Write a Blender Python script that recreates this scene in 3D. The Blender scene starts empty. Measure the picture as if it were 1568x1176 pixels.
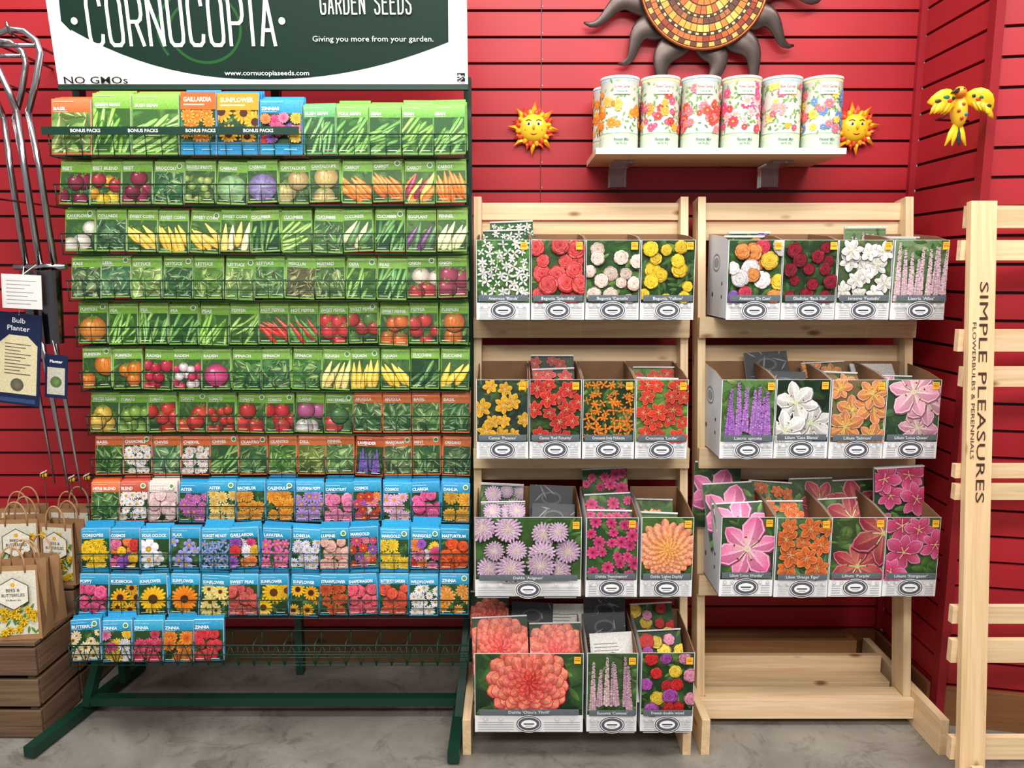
import bpy, math, random
from mathutils import Vector as V, Matrix
C=bpy.context; D=bpy.data
scene=C.scene
CAMD=2.47; CAMH=1.32
def Yd(d): return d-CAMD      # distance from the viewer's plane -> world Y (wall face is Y=0)

def s2l(x):
    x/=255.0
    return x/12.92 if x<=0.04045 else ((x+0.055)/1.055)**2.4
_lc={}
def lin(c):
    c=tuple(c)
    if c not in _lc: _lc[c]=(s2l(max(0,min(255,c[0]))),s2l(max(0,min(255,c[1]))),s2l(max(0,min(255,c[2]))))
    return _lc[c]
def mix(a,b,t): return (a[0]+(b[0]-a[0])*t,a[1]+(b[1]-a[1])*t,a[2]+(b[2]-a[2])*t)
def jit(R,c,a=14):
    d=R.uniform(-a,a); return (c[0]+d+R.uniform(-a,a)*.4,c[1]+d+R.uniform(-a,a)*.4,c[2]+d+R.uniform(-a,a)*.4)

# ------------------------------------------------------------------ materials
def newmat(name):
    m=D.materials.new(name); m.use_nodes=True
    nt=m.node_tree; b=nt.nodes['Principled BSDF']
    return m,nt,b
def attr(nt,name):
    a=nt.nodes.new('ShaderNodeAttribute'); a.attribute_name=name; return a
def colmat(name,rough,metal=0,spec=.5,coat=0,bump=0,bscale=200,var=0.0,vscale=30):
    m,nt,b=newmat(name)
    a=attr(nt,'Col')
    src=a.outputs['Color']
    if var>0:
        tc=nt.nodes.new('ShaderNodeTexCoord'); n=nt.nodes.new('ShaderNodeTexNoise'); n.inputs['Scale'].default_value=vscale; n.inputs['Detail'].default_value=4
        nt.links.new(tc.outputs['Object'],n.inputs['Vector'])
        mr=nt.nodes.new('ShaderNodeMapRange'); mr.inputs[1].default_value=.3; mr.inputs[2].default_value=.7; mr.inputs[3].default_value=1-var; mr.inputs[4].default_value=1+var
        nt.links.new(n.outputs['Fac'],mr.inputs[0])
        mx=nt.nodes.new('ShaderNodeVectorMath'); mx.operation='SCALE'
        nt.links.new(src,mx.inputs[0]); nt.links.new(mr.outputs[0],mx.inputs['Scale']); src=mx.outputs[0]
    nt.links.new(src,b.inputs['Base Color'])
    b.inputs['Roughness'].default_value=rough; b.inputs['Metallic'].default_value=metal
    b.inputs['Specular IOR Level'].default_value=spec; b.inputs['Coat Weight'].default_value=coat
    if bump>0:
        tc=nt.nodes.new('ShaderNodeTexCoord'); n=nt.nodes.new('ShaderNodeTexNoise'); n.inputs['Scale'].default_value=bscale
        nt.links.new(tc.outputs['Object'],n.inputs['Vector'])
        bp=nt.nodes.new('ShaderNodeBump'); bp.inputs['Strength'].default_value=bump; bp.inputs['Distance'].default_value=.003
        nt.links.new(n.outputs['Fac'],bp.inputs['Height']); nt.links.new(bp.outputs[0],b.inputs['Normal'])
    return m
M={}
M['print']=colmat('printed_paper',.45,spec=.25,var=.16,vscale=230)
M['paper']=colmat('plain_paper',.5,spec=.25,var=.03,vscale=30)
M['gloss']=colmat('glossy_ceramic',.3,spec=.35,coat=.15)
M['chrome']=colmat('chrome_steel',.22,metal=1)
M['metal']=colmat('bronze_metal',.36,metal=.7,var=.2,vscale=25)
M['paint']=colmat('powder_coat',.4,spec=.4)
M['kraft']=colmat('kraft_paper',.8,spec=.2,bump=.15,bscale=90,var=.08,vscale=25)
M['board']=colmat('painted_board',.45,spec=.3,var=.035,vscale=4)
# wood
def woodmat(name,c1,c2,ck,rough=.55):
    m,nt,b=newmat(name)
    g=attr(nt,'gc'); a=attr(nt,'Col')
    mp=nt.nodes.new('ShaderNodeMapping'); mp.inputs['Scale'].default_value=(2.2,55,55)
    nt.links.new(g.outputs['Vector'],mp.inputs['Vector'])
    n=nt.nodes.new('ShaderNodeTexNoise'); n.inputs['Scale'].default_value=1.0; n.inputs['Detail'].default_value=5; n.inputs['Distortion'].default_value=1.2
    nt.links.new(mp.outputs[0],n.inputs['Vector'])
    r=nt.nodes.new('ShaderNodeValToRGB'); e=r.color_ramp.elements
    e[0].position=.3; e[0].color=(*lin(c2),1); e[1].position=.65; e[1].color=(*lin(c1),1)
    nt.links.new(n.outputs['Fac'],r.inputs[0])
    mp2=nt.nodes.new('ShaderNodeMapping'); mp2.inputs['Scale'].default_value=(6,15,15)
    nt.links.new(g.outputs['Vector'],mp2.inputs['Vector'])
    vo=nt.nodes.new('ShaderNodeTexVoronoi'); vo.inputs['Scale'].default_value=1.0
    nt.links.new(mp2.outputs[0],vo.inputs['Vector'])
    r2=nt.nodes.new('ShaderNodeValToRGB'); e=r2.color_ramp.elements
    e[0].position=.06; e[0].color=(1,1,1,1); e[1].position=.16; e[1].color=(0,0,0,1)
    nt.links.new(vo.outputs['Distance'],r2.inputs[0])
    mx=nt.nodes.new('ShaderNodeMix'); mx.data_type='RGBA'
    nt.links.new(r2.outputs[0],mx.inputs[0]); nt.links.new(r.outputs[0],mx.inputs[6]); mx.inputs[7].default_value=(*lin(ck),1)
    mu=nt.nodes.new('ShaderNodeMix'); mu.data_type='RGBA'; mu.blend_type='MULTIPLY'; mu.inputs[0].default_value=1
    nt.links.new(mx.outputs[2],mu.inputs[6]); nt.links.new(a.outputs['Color'],mu.inputs[7])
    nt.links.new(mu.outputs[2],b.inputs['Base Color']); b.inputs['Roughness'].default_value=rough
    bp=nt.nodes.new('ShaderNodeBump'); bp.inputs['Strength'].default_value=.15; bp.inputs['Distance'].default_value=.002
    nt.links.new(n.outputs['Fac'],bp.inputs['Height']); nt.links.new(bp.outputs[0],b.inputs['Normal'])
    return m
M['wood']=woodmat('pine_wood',(240,216,180),(220,188,146),(146,100,62))
M['crate']=woodmat('weathered_crate_wood',(146,118,92),(98,76,58),(60,42,30),.75)
m,nt,b=newmat('clear_acrylic'); b.inputs['Base Color'].default_value=(.95,.97,.97,1); b.inputs['Transmission Weight'].default_value=.92; b.inputs['Roughness'].default_value=.08
M['acrylic']=m
# red slat wall
m,nt,b=newmat('red_slatwall_paint')
a=attr(nt,'Col'); tc=nt.nodes.new('ShaderNodeTexCoord'); n=nt.nodes.new('ShaderNodeTexNoise'); n.inputs['Scale'].default_value=3; n.inputs['Detail'].default_value=6
nt.links.new(tc.outputs['Object'],n.inputs['Vector'])
mr=nt.nodes.new('ShaderNodeMapRange'); mr.inputs[1].default_value=.3; mr.inputs[2].default_value=.7; mr.inputs[3].default_value=.9; mr.inputs[4].default_value=1.08
nt.links.new(n.outputs['Fac'],mr.inputs[0]); vm=nt.nodes.new('ShaderNodeVectorMath'); vm.operation='SCALE'
nt.links.new(a.outputs['Color'],vm.inputs[0]); nt.links.new(mr.outputs[0],vm.inputs['Scale']); nt.links.new(vm.outputs[0],b.inputs['Base Color'])
b.inputs['Roughness'].default_value=.42; b.inputs['Specular IOR Level'].default_value=.35; M['wall']=m
# concrete
m,nt,b=newmat('polished_concrete')
tc=nt.nodes.new('ShaderNodeTexCoord')
def noise(sc,det,rough=.6,dist=0):
    n=nt.nodes.new('ShaderNodeTexNoise'); n.inputs['Scale'].default_value=sc; n.inputs['Detail'].default_value=det; n.inputs['Roughness'].default_value=rough; n.inputs['Distortion'].default_value=dist
    nt.links.new(tc.outputs['Object'],n.inputs['Vector']); return n
n1=noise(2.6,8,.6,.6); n2=noise(120,3); n3=noise(7,7,.72,1.8)
r=nt.nodes.new('ShaderNodeValToRGB'); e=r.color_ramp.elements; e[0].position=.32;e[0].color=(*lin((106,100,93)),1);e[1].position=.68;e[1].color=(*lin((152,147,138)),1)
nt.links.new(n1.outputs['Fac'],r.inputs[0])
r3=nt.nodes.new('ShaderNodeValToRGB'); e=r3.color_ramp.elements; e[0].position=.38;e[0].color=(.5,.48,.45,1);e[1].position=.48;e[1].color=(1,1,1,1)
nt.links.new(n3.outputs['Fac'],r3.inputs[0])
r2=nt.nodes.new('ShaderNodeValToRGB'); e=r2.color_ramp.elements; e[0].position=.3;e[0].color=(.88,.88,.88,1);e[1].position=.6;e[1].color=(1,1,1,1)
nt.links.new(n2.outputs['Fac'],r2.inputs[0])
m1=nt.nodes.new('ShaderNodeMix'); m1.data_type='RGBA'; m1.blend_type='MULTIPLY'; m1.inputs[0].default_value=.6
nt.links.new(r.outputs[0],m1.inputs[6]); nt.links.new(r3.outputs[0],m1.inputs[7])
m2=nt.nodes.new('ShaderNodeMix'); m2.data_type='RGBA'; m2.blend_type='MULTIPLY'; m2.inputs[0].default_value=.8
nt.links.new(m1.outputs[2],m2.inputs[6]); nt.links.new(r2.outputs[0],m2.inputs[7])
nt.links.new(m2.outputs[2],b.inputs['Base Color']); b.inputs['Roughness'].default_value=.38
bp=nt.nodes.new('ShaderNodeBump'); bp.inputs['Strength'].default_value=.06; bp.inputs['Distance'].default_value=.002
nt.links.new(n3.outputs['Fac'],bp.inputs['Height']); nt.links.new(bp.outputs[0],b.inputs['Normal'])
M['concrete']=m

# ------------------------------------------------------------------ text tessellation cache
_tc={}
def textgeo(s,bold=.02):
    k=(s,bold)
    if k in _tc: return _tc[k]
    cu=D.curves.new('t','FONT'); cu.body=s; cu.resolution_u=2; cu.offset=bold
    ob=D.objects.new('t',cu); scene.collection.objects.link(ob)
    dg=C.evaluated_depsgraph_get(); dg.update()
    me=D.meshes.new_from_object(ob.evaluated_get(dg))
    vs=[(v.co.x,v.co.y) for v in me.vertices]; fs=[tuple(p.vertices) for p in me.polygons]
    D.objects.remove(ob); D.curves.remove(cu); D.meshes.remove(me)
    if vs:
        x0=min(v[0] for v in vs);x1=max(v[0] for v in vs);y0=min(v[1] for v in vs);y1=max(v[1] for v in vs)
    else: x0=x1=y0=y1=0
    _tc[k]=(vs,fs,x0,y0,max(x1-x0,1e-4),max(y1-y0,1e-4)); return _tc[k]
_bar=[(1,.8),(.95,.93),(.75,1),(.25,1),(.05,.93),(0,.8),(0,.2),(.05,.07),(.25,0),(.75,0),(.95,.07),(1,.2)]
GLY={'C':[_bar],'O':[_bar+[(1,.8)]],'G':[_bar+[(1,.45),(.6,.45)]],'I':[[(.5,0),(.5,1)]],
 'R':[[(0,0),(0,1),(.7,1),(.95,.93),(1,.82),(1,.62),(.9,.52),(.7,.47),(0,.47)],[(.55,.47),(1,0)]],
 'P':[[(0,0),(0,1),(.7,1),(.95,.93),(1,.82),(1,.60),(.9,.49),(.7,.44),(0,.44)]],
 'N':[[(0,0),(0,1),(1,0),(1,1)]],'U':[[(0,1),(0,.2),(.05,.07),(.25,0),(.75,0),(.95,.07),(1,.2),(1,1)]],
 'A':[[(0,0),(.5,1),(1,0)],[(.17,.3),(.83,.3)]],'D':[[(0,0),(0,1),(.6,1),(.9,.92),(1,.75),(1,.25),(.9,.08),(.6,0),(0,0)]],
 'E':[[(1,1),(0,1),(0,0),(1,0)],[(0,.52),(.8,.52)]],'S':[[(1,.8),(.9,.95),(.7,1),(.3,1),(.08,.93),(0,.78),(.1,.6),(.9,.4),(1,.22),(.92,.07),(.7,0),(.3,0),(.1,.05),(0,.2)]]}

# ------------------------------------------------------------------ mesh builder
class P:
    def __init__(s):
        s.v=[];s.f=[];s.c=[];s.m=[];s.g=[];s.sm=[];s.clip=None;s.lay=2e-4;s.dl=1.5e-5;s.map=None
    def frame(s,o,ux,uy,n):
        o=V(o);ux=V(ux).normalized();uy=V(uy).normalized();n=V(n).normalized()
        s.map=lambda x,y,l:o+ux*x+uy*y+n*l; s.lay=2e-4; s.clip=None
    def cyl(s,cx,cy,z0,R,a0=-math.pi/2):
        s.map=lambda x,y,l:V((cx+(R+l)*math.cos(a0+x/R),cy+(R+l)*math.sin(a0+x/R),z0+y)); s.lay=2e-4; s.clip=None
    def add(s,pts,cols,m,smooth=False,gc=None):
        i=len(s.v); s.v.extend(pts); n=len(pts)
        s.g.extend(gc if gc else [(p[0],p[1],p[2]) for p in pts])
        s.f.append(tuple(range(i,i+n))); s.c.append(cols); s.m.append(m); s.sm.append(smooth)
    def poly(s,pts,cols,m='print'):
        if not isinstance(cols[0],(tuple,list)): cols=[cols]*len(pts)
        L=[(p[0],p[1],c) for p,c in zip(pts,cols)]
        if s.clip:
            x0,y0,x1,y1=s.clip
            for ax,lim,sg in ((0,x0,1),(0,x1,-1),(1,y0,1),(1,y1,-1)):
                out=[];n=len(L)
                for i in range(n):
                    a=L[i];b=L[(i+1)%n]; da=(a[ax]-lim)*sg;db=(b[ax]-lim)*sg
                    if da>=0: out.append(a)
                    if (da>0 and db<0) or (da<0 and db>0):
                        t=da/(da-db); out.append((a[0]+(b[0]-a[0])*t,a[1]+(b[1]-a[1])*t,mix(a[2],b[2],t)))
                L=out
                if len(L)<3: return
        s.add([s.map(x,y,s.lay) for x,y,_ in L],[lin(c) for _,_,c in L],m); s.lay+=s.dl
    def rect(s,x,y,w,h,c,c2=None,m='print'):
        c2=c2 or c
        s.poly([(x,y),(x+w,y),(x+w,y+h),(x,y+h)],[c,c,c2,c2],m)
    def stroke(s,pts,wd,c,m='board'):
        l=s.lay
        for k in range(len(pts)-1):
            a=pts[k];b=pts[k+1]; dx,dy=b[0]-a[0],b[1]-a[1]; L=math.hypot(dx,dy) or 1; ex,ey=dx/L*wd*.3,dy/L*wd*.3; nx,ny=-dy/L*wd/2,dx/L*wd/2
            s.lay=l+(k%2)*s.dl
            s.poly([(a[0]-ex-nx,a[1]-ey-ny),(b[0]+ex-nx,b[1]+ey-ny),(b[0]+ex+nx,b[1]+ey+ny),(a[0]-ex+nx,a[1]-ey+ny)],c,m)
        s.lay=l+2*s.dl
    def condensed(s,t,x,y,h,lw,gap,wd,c):
        for ch in t:
            if ch==' ': x+=lw*.9+gap; continue
            w=lw*(.3 if ch=='I' else 1)
            for st in GLY[ch]: s.stroke([(x+(a*w if ch!='I' else w/2),y+wd/2+b*(h-wd)) for a,b in st],wd,c)
            x+=w+gap
        return x
    def text(s,t,x,y,h,col,w=None,align='L',bold=.02,m='print'):
        vs,fs,x0,y0,tw,th=textgeo(t,bold)
        sy=h/.72; sx=sy
        if w: sx=w/tw
        W=tw*sx
        if align=='C': x-=W/2
        if align=='R': x-=W
        i=len(s.v); lc=lin(col)
        for a,b in vs:
            p=s.map(x+(a-x0)*sx,y+(b)*sy,s.lay); s.v.append(p); s.g.append((p[0],p[1],p[2]))
        for f in fs:
            s.f.append(tuple(i+k for k in f)); s.c.append([lc]*len(f)); s.m.append(m); s.sm.append(False)
        s.lay+=s.dl
    def disc(s,cx,cy,r,cc,rc,n=10,ox=0,oy=0,ry=None,m='print'):
        ry=ry or r; l=s.lay
        for i in range(n):
            a=2*math.pi*i/n;b=2*math.pi*(i+1)/n
            s.lay=l
            s.poly([(cx+ox*r,cy+oy*r),(cx+r*math.cos(a),cy+ry*math.sin(a)),(cx+r*math.cos(b),cy+ry*math.sin(b))],[cc,rc,rc],m)
        s.lay=l+s.dl
    def petal(s,cx,cy,a,L,W,c0,c1,rnd=False,m='print'):
        pr=((0,.0),(.3,.36),(.62,.5),(.88,.28),(1,0)) if not rnd else ((0,.06),(.35,.36),(.7,.5),(.92,.36),(1,.1))
        ca,sa=math.cos(a),math.sin(a); pts=[];cols=[]
        seq=[(t,w) for t,w in pr]+[(t,-w) for t,w in reversed(pr) if w>0]
        for t,w in seq:
            x=t*L;y=w*W; pts.append((cx+x*ca-y*sa,cy+x*sa+y*ca)); cols.append(mix(c0,c1,t))
        s.poly(pts,cols,m)
    def petal2(s,cx,cy,a,L,W,c0,c1,sh=.22,rnd=False):
        """petal printed with a lighter half and a darker half"""
        pr=((0,.0),(.3,.36),(.62,.5),(.88,.28),(1,0)) if not rnd else ((0,.06),(.35,.36),(.7,.5),(.92,.36),(1,.08))
        ca,sa=math.cos(a),math.sin(a)
        for sg in (1,-1):
            d=(sh if sg*ca<0 else 0); pts=[(cx,cy),(cx+L*ca,cy+L*sa)]; dk=mix(c1,(50,10,20),.55)
            cols=[mix(c0,dk,d),mix(c1,dk,d*.5)]
            for t,w in reversed(pr[:-1] if not rnd else pr):
                x=t*L;y=w*W*sg; pts.append((cx+x*ca-y*sa,cy+x*sa+y*ca)); cols.append(mix(mix(c0,c1,t),dk,min(1,d+.12)))
            s.poly(pts,cols); s.lay-=s.dl
        s.lay+=s.dl
    # ---- solids
    def box(s,c,ex,ey,ez,col,m='wood'):
        """oriented box; ex is the long (grain) axis, full-size vectors"""
        c=V(c);ex=V(ex);ey=V(ey);ez=V(ez)
        if ex.cross(ey).dot(ez)<0: ey,ez=ez,ey
        lx,ly,lz=ex.length,ey.length,ez.length; sd=random.random()*40
        i=len(s.v)
        for k in range(8):
            a,b,d=(k&1)-.5,((k>>1)&1)-.5,((k>>2)&1)-.5
            s.v.append(c+ex*a+ey*b+ez*d); s.g.append((lx*a+sd,ly*b+sd*1.7,lz*d+sd))
        lc=lin(col)
        for f in ((0,2,3,1),(4,5,7,6),(0,1,5,4),(2,6,7,3),(0,4,6,2),(1,3,7,5)):
            s.f.append(tuple(i+k for k in f)); s.c.append([lc]*4); s.m.append(m); s.sm.append(False)
    def abox(s,x0,x1,y0,y1,z0,z1,col,m='wood',grain='x'):
        c=((x0+x1)/2,(y0+y1)/2,(z0+z1)/2); X=(x1-x0,0,0);Y=(0,y1-y0,0);Z=(0,0,z1-z0)
        if grain=='x': s.box(c,X,Y,Z,col,m)
        elif grain=='y': s.box(c,Y,Z,X,col,m)
        else: s.box(c,Z,X,Y,col,m)
    def tube(s,pts,r,col,m='paint',n=8,closed=False,flat=None):
        pts=[V(p) for p in pts]; N=len(pts)
        if not isinstance(r,(list,tuple)): r=[r]*N
        lc=lin(col); i0=len(s.v); up=None
        for k in range(N):
            if closed: t=(pts[(k+1)%N]-pts[k-1])
            else: t=(pts[min(k+1,N-1)]-pts[max(k-1,0)])
            if t.length<1e-9: t=V((0,0,1))
            t.normalize()
            if up is None:
                up=V((0,1,0)) if abs(t.y)<.9 else V((1,0,0))
            u=(up-t*up.dot(t)).normalized(); w=t.cross(u); up=u
            for j in range(n):
                a=2*math.pi*j/n; q=pts[k]+(u*math.cos(a)*(flat or 1)+w*math.sin(a))*r[k]
                s.v.append(q); s.g.append(tuple(q))
        for k in range(N if closed else N-1):
            k2=(k+1)%N
            for j in range(n):
                j2=(j+1)%n
                s.f.append((i0+k*n+j,i0+k*n+j2,i0+k2*n+j2,i0+k2*n+j)); s.c.append([lc]*4); s.m.append(m); s.sm.append(n>4)
        if not closed:
            s.f.append(tuple(i0+j for j in reversed(range(n)))); s.c.append([lc]*n); s.m.append(m); s.sm.append(False)
            s.f.append(tuple(i0+(N-1)*n+j for j in range(n))); s.c.append([lc]*n); s.m.append(m); s.sm.append(False)
    def ell(s,c,ax,ay,az,col,m='gloss',n=14,col2=None):
        c=V(c);ax=V(ax);ay=V(ay);az=V(az); i0=len(s.v); R=n//2
        for i in range(R+1):
            ph=math.pi*i/R
            for j in range(n):
                th=2*math.pi*j/n
                q=c+ax*math.sin(ph)*math.cos(th)+ay*math.sin(ph)*math.sin(th)+az*math.cos(ph); s.v.append(q); s.g.append(tuple(q))
        for i in range(R):
            cc=lin(mix(col,col2,i/R) if col2 else col)
            for j in range(n):
                j2=(j+1)%n
                s.f.append((i0+i*n+j,i0+(i+1)*n+j,i0+(i+1)*n+j2,i0+i*n+j2)); s.c.append([cc]*4); s.m.append(m); s.sm.append(True)
    def lathe(s,cx,cy,prof,col,m='gloss',n=40):
        i0=len(s.v)
        for r,z in prof:
            for j in range(n):
                a=2*math.pi*j/n; q=V((cx+r*math.cos(a),cy+r*math.sin(a),z)); s.v.append(q); s.g.append(tuple(q))
        for i in range(len(prof)-1):
            c=col[i] if isinstance(col,list) else col; lc=lin(c)
            for j in range(n):
                j2=(j+1)%n
                s.f.append((i0+i*n+j,i0+i*n+j2,i0+(i+1)*n+j2,i0+(i+1)*n+j)); s.c.append([lc]*4); s.m.append(m); s.sm.append(abs(prof[i][0]-prof[i+1][0])<1e-5)
    def obj(s,name,bevel=0,parent=None):
        me=D.meshes.new(name); me.from_pydata([tuple(v) for v in s.v],[],s.f)
        names=[]
        for x in s.m:
            if x not in names: names.append(x)
        for x in names: me.materials.append(M[x])
        me.polygons.foreach_set('material_index',[names.index(x) for x in s.m])
        me.polygons.foreach_set('use_smooth',s.sm)
        ca=me.color_attributes.new('Col','FLOAT_COLOR','CORNER')
        fl=[]
        for cl in s.c:
            for c in cl: fl.extend((c[0],c[1],c[2],1))
        ca.data.foreach_set('color',fl)
        ga=me.attributes.new('gc','FLOAT_VECTOR','POINT')
        fl=[]
        for g in s.g: fl.extend(g)
        ga.data.foreach_set('vector',fl)
        me.update()
        ob=D.objects.new(name,me); scene.collection.objects.link(ob)
        if bevel:
            b=ob.modifiers.new('b','BEVEL'); b.width=bevel; b.segments=2; b.limit_method='ANGLE'
        if parent: ob.parent=parent
        return ob

# ------------------------------------------------------------------ flower and vegetable artwork
G1=(52,104,44);G2=(128,172,84);GD=(28,54,30)
def leaves(p,R,x,y,w,h,n,c1=G1,c2=G2,bg=GD,L=(.18,.4),W=.35,vein=False):
    p.clip=(x,y,x+w,y+h); p.rect(x,y,w,h,mix(bg,(10,20,10),.25),mix(bg,c2,.15))
    s=min(w,h)
    for i in range(max(3,n//3)):
        c=mix(bg,mix(c1,c2,R.random()),R.uniform(.2,.7)); r=s*R.uniform(.1,.25)
        p.disc(x+R.random()*w,y+R.random()*h,r,c,mix(c,bg,.6),8)
    for i in range(n):
        l=s*R.uniform(*L); c=mix(c1,c2,R.random()**1.2); a=R.random()*6.28; cx=x+R.random()*w; cy=y+R.random()*h; d=R.uniform(.0,.45)*(1-i/n)
        c=mix(c,bg,d); ww=l*W*R.uniform(.7,1.3)
        p.petal2(cx,cy,a,l,ww,mix(c,(10,30,10),.4),c,.5)
        if vein: p.petal(cx,cy,a,l*.9,ww*.14,mix(c,(240,250,200),.55),mix(c,(240,250,200),.3))
def lily(p,R,cx,cy,r,c0,c1,a=None,rib=None):
    a=R.random()*6 if a is None else a
    ec=mix(c1,(255,255,255),.35)
    for off,sc in ((0,.98),(math.pi/3,1)):
        for k in range(3):
            an=a+off+k*2*math.pi/3+R.uniform(-.12,.12); Wd=r*(.68 if off else .52); sr=r*sc*R.uniform(.9,1.05)
            p.petal(cx+r*.02,cy-r*.03,an,sr*1.03,Wd*1.06,mix(c1,(30,20,20),.55),mix(c1,(30,20,20),.5))
            p.petal(cx,cy,an,sr,Wd,mix(c0,ec,.3),ec)
            p.petal2(cx,cy,an,sr*.97,Wd*.84,c0,c1,.32)
            p.petal(cx,cy,an,sr*.85,Wd*.10,rib or mix(c0,(255,255,255),.35),mix(c0,c1,.6))
            if r>.03:
                for q in range(5):
                    t=R.uniform(.2,.5)*sr; f=R.uniform(-.12,.12)*r
                    p.disc(cx+t*math.cos(an)-f*math.sin(an),cy+t*math.sin(an)+f*math.cos(an),r*.013,mix(c1,(120,20,40),.6),mix(c1,(120,20,40),.6),5)
    p.disc(cx,cy,r*.1,(190,200,110),c0,8)
    for k in range(5):
        an=a+.4+k*1.1; q=r*R.uniform(.3,.42)
        p.petal(cx,cy,an,q,r*.035,(200,210,150),(200,210,150))
        p.petal(cx+q*math.cos(an)-r*.04*math.sin(an),cy+q*math.sin(an)+r*.04*math.cos(an),an-1.57,r*.10,r*.05,(130,60,20),(110,50,20))
def dahlia(p,R,cx,cy,r,c0,c1,rings=6,n=16,W=.36,ci=None,ol=0):
    ci=ci or c0
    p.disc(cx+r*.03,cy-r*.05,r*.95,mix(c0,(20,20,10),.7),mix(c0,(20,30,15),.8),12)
    for i in range(rings):
        t=i/rings; rr=r*(1-t*.88); nn=max(7,int(n*(1-t*.4))); o=R.random()
        cb=mix(mix(c0,(70,0,10),.3),ci,t); ct=mix(c1,ci,t*t)
        for k in range(nn):
            an=o+2*math.pi*k/nn; L=rr*R.uniform(.9,1.04); ww=rr*W*(1+t*.4)
            if ol: p.petal(cx,cy-rr*.012,an,L*1.015,ww*1.12,mix(cb,(60,0,5),.35),mix(ct,c0,.75),rnd=True)
            p.petal2(cx,cy,an,L,ww,cb,jit(R,ct,14),.42,True)
            if ol: p.petal(cx,cy,an,L*.93,ww*.14,mix(cb,c1,.3),mix(ct,(255,235,225),.35))
    p.disc(cx,cy,r*.08,ci,mix(ci,(60,20,10),.3),8)
def rose(p,R,cx,cy,r,c0,c1):
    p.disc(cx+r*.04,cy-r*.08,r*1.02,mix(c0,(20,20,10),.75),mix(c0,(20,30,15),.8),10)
    for i in range(5):
        t=i/5; rr=r*(1-t*.8); nn=6-i//2; o=R.random()*3; ox=R.uniform(-.06,.06)*r; oy=R.uniform(-.04,.08)*r
        for k in range(nn):
            p.petal(cx+ox,cy+oy-rr*.03,o+2*math.pi*k/nn,rr*R.uniform(.95,1.08),rr*1.0,mix(c0,(40,0,0),.25),mix(c0,(60,10,10),.2),rnd=True)
            p.petal(cx+ox,cy+oy,o+2*math.pi*k/nn,rr*R.uniform(.86,.98),rr*.96,mix(c0,(40,0,0),.12),mix(jit(R,c1,16),c0,t*.35),rnd=True)
    p.disc(cx,cy,r*.12,c0,mix(c0,(40,0,0),.3),7)
def daisy(p,R,cx,cy,r,c0,c1,n=12,W=.34,dc=(225,170,30),dr=.25):
    o=R.random()
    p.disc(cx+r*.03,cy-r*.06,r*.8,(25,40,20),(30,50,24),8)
    for k in range(n): p.petal2(cx,cy,o+2*math.pi*k/n,r*R.uniform(.88,1.04),r*W,c0,jit(R,c1,14),.25,True)
    p.disc(cx,cy,r*dr,dc,mix(dc,(60,30,0),.4),8)
def spike(p,R,cx,y0,y1,r,c,lean=0):
    p.poly([(cx-r*.1,y0),(cx+r*.1,y0),(cx+lean+r*.1,y1),(cx+lean-r*.1,y1)],(80,120,60))
    n=int((y1-y0)/(r*.36))
    for i in range(n):
        t=i/n
        for sgn in (-1,1,0):
            rr=r*(1-t*.65)
            p.disc(cx+lean*t+sgn*rr*.6,y0+(y1-y0)*t+R.uniform(-.25,.25)*r,rr*R.uniform(.35,.55),jit(R,mix(c,(255,255,255),.2),26),jit(R,mix(c,(50,20,60),.3),22),6)
def spots(R,x,y,w,h,n):
    asp=w/h; cols=max(1,round(math.sqrt(n*asp))); rows=max(1,math.ceil(n/cols)); out=[]
    for j in range(rows):
        for i in range(cols):
            out.append((x+w*(i+.5+(.25 if j%2 else -.15)+R.uniform(-.28,.28))/cols,y+h*(j+.5+R.uniform(-.28,.28))/rows))
    R.shuffle(out); return out[:n]
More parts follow.
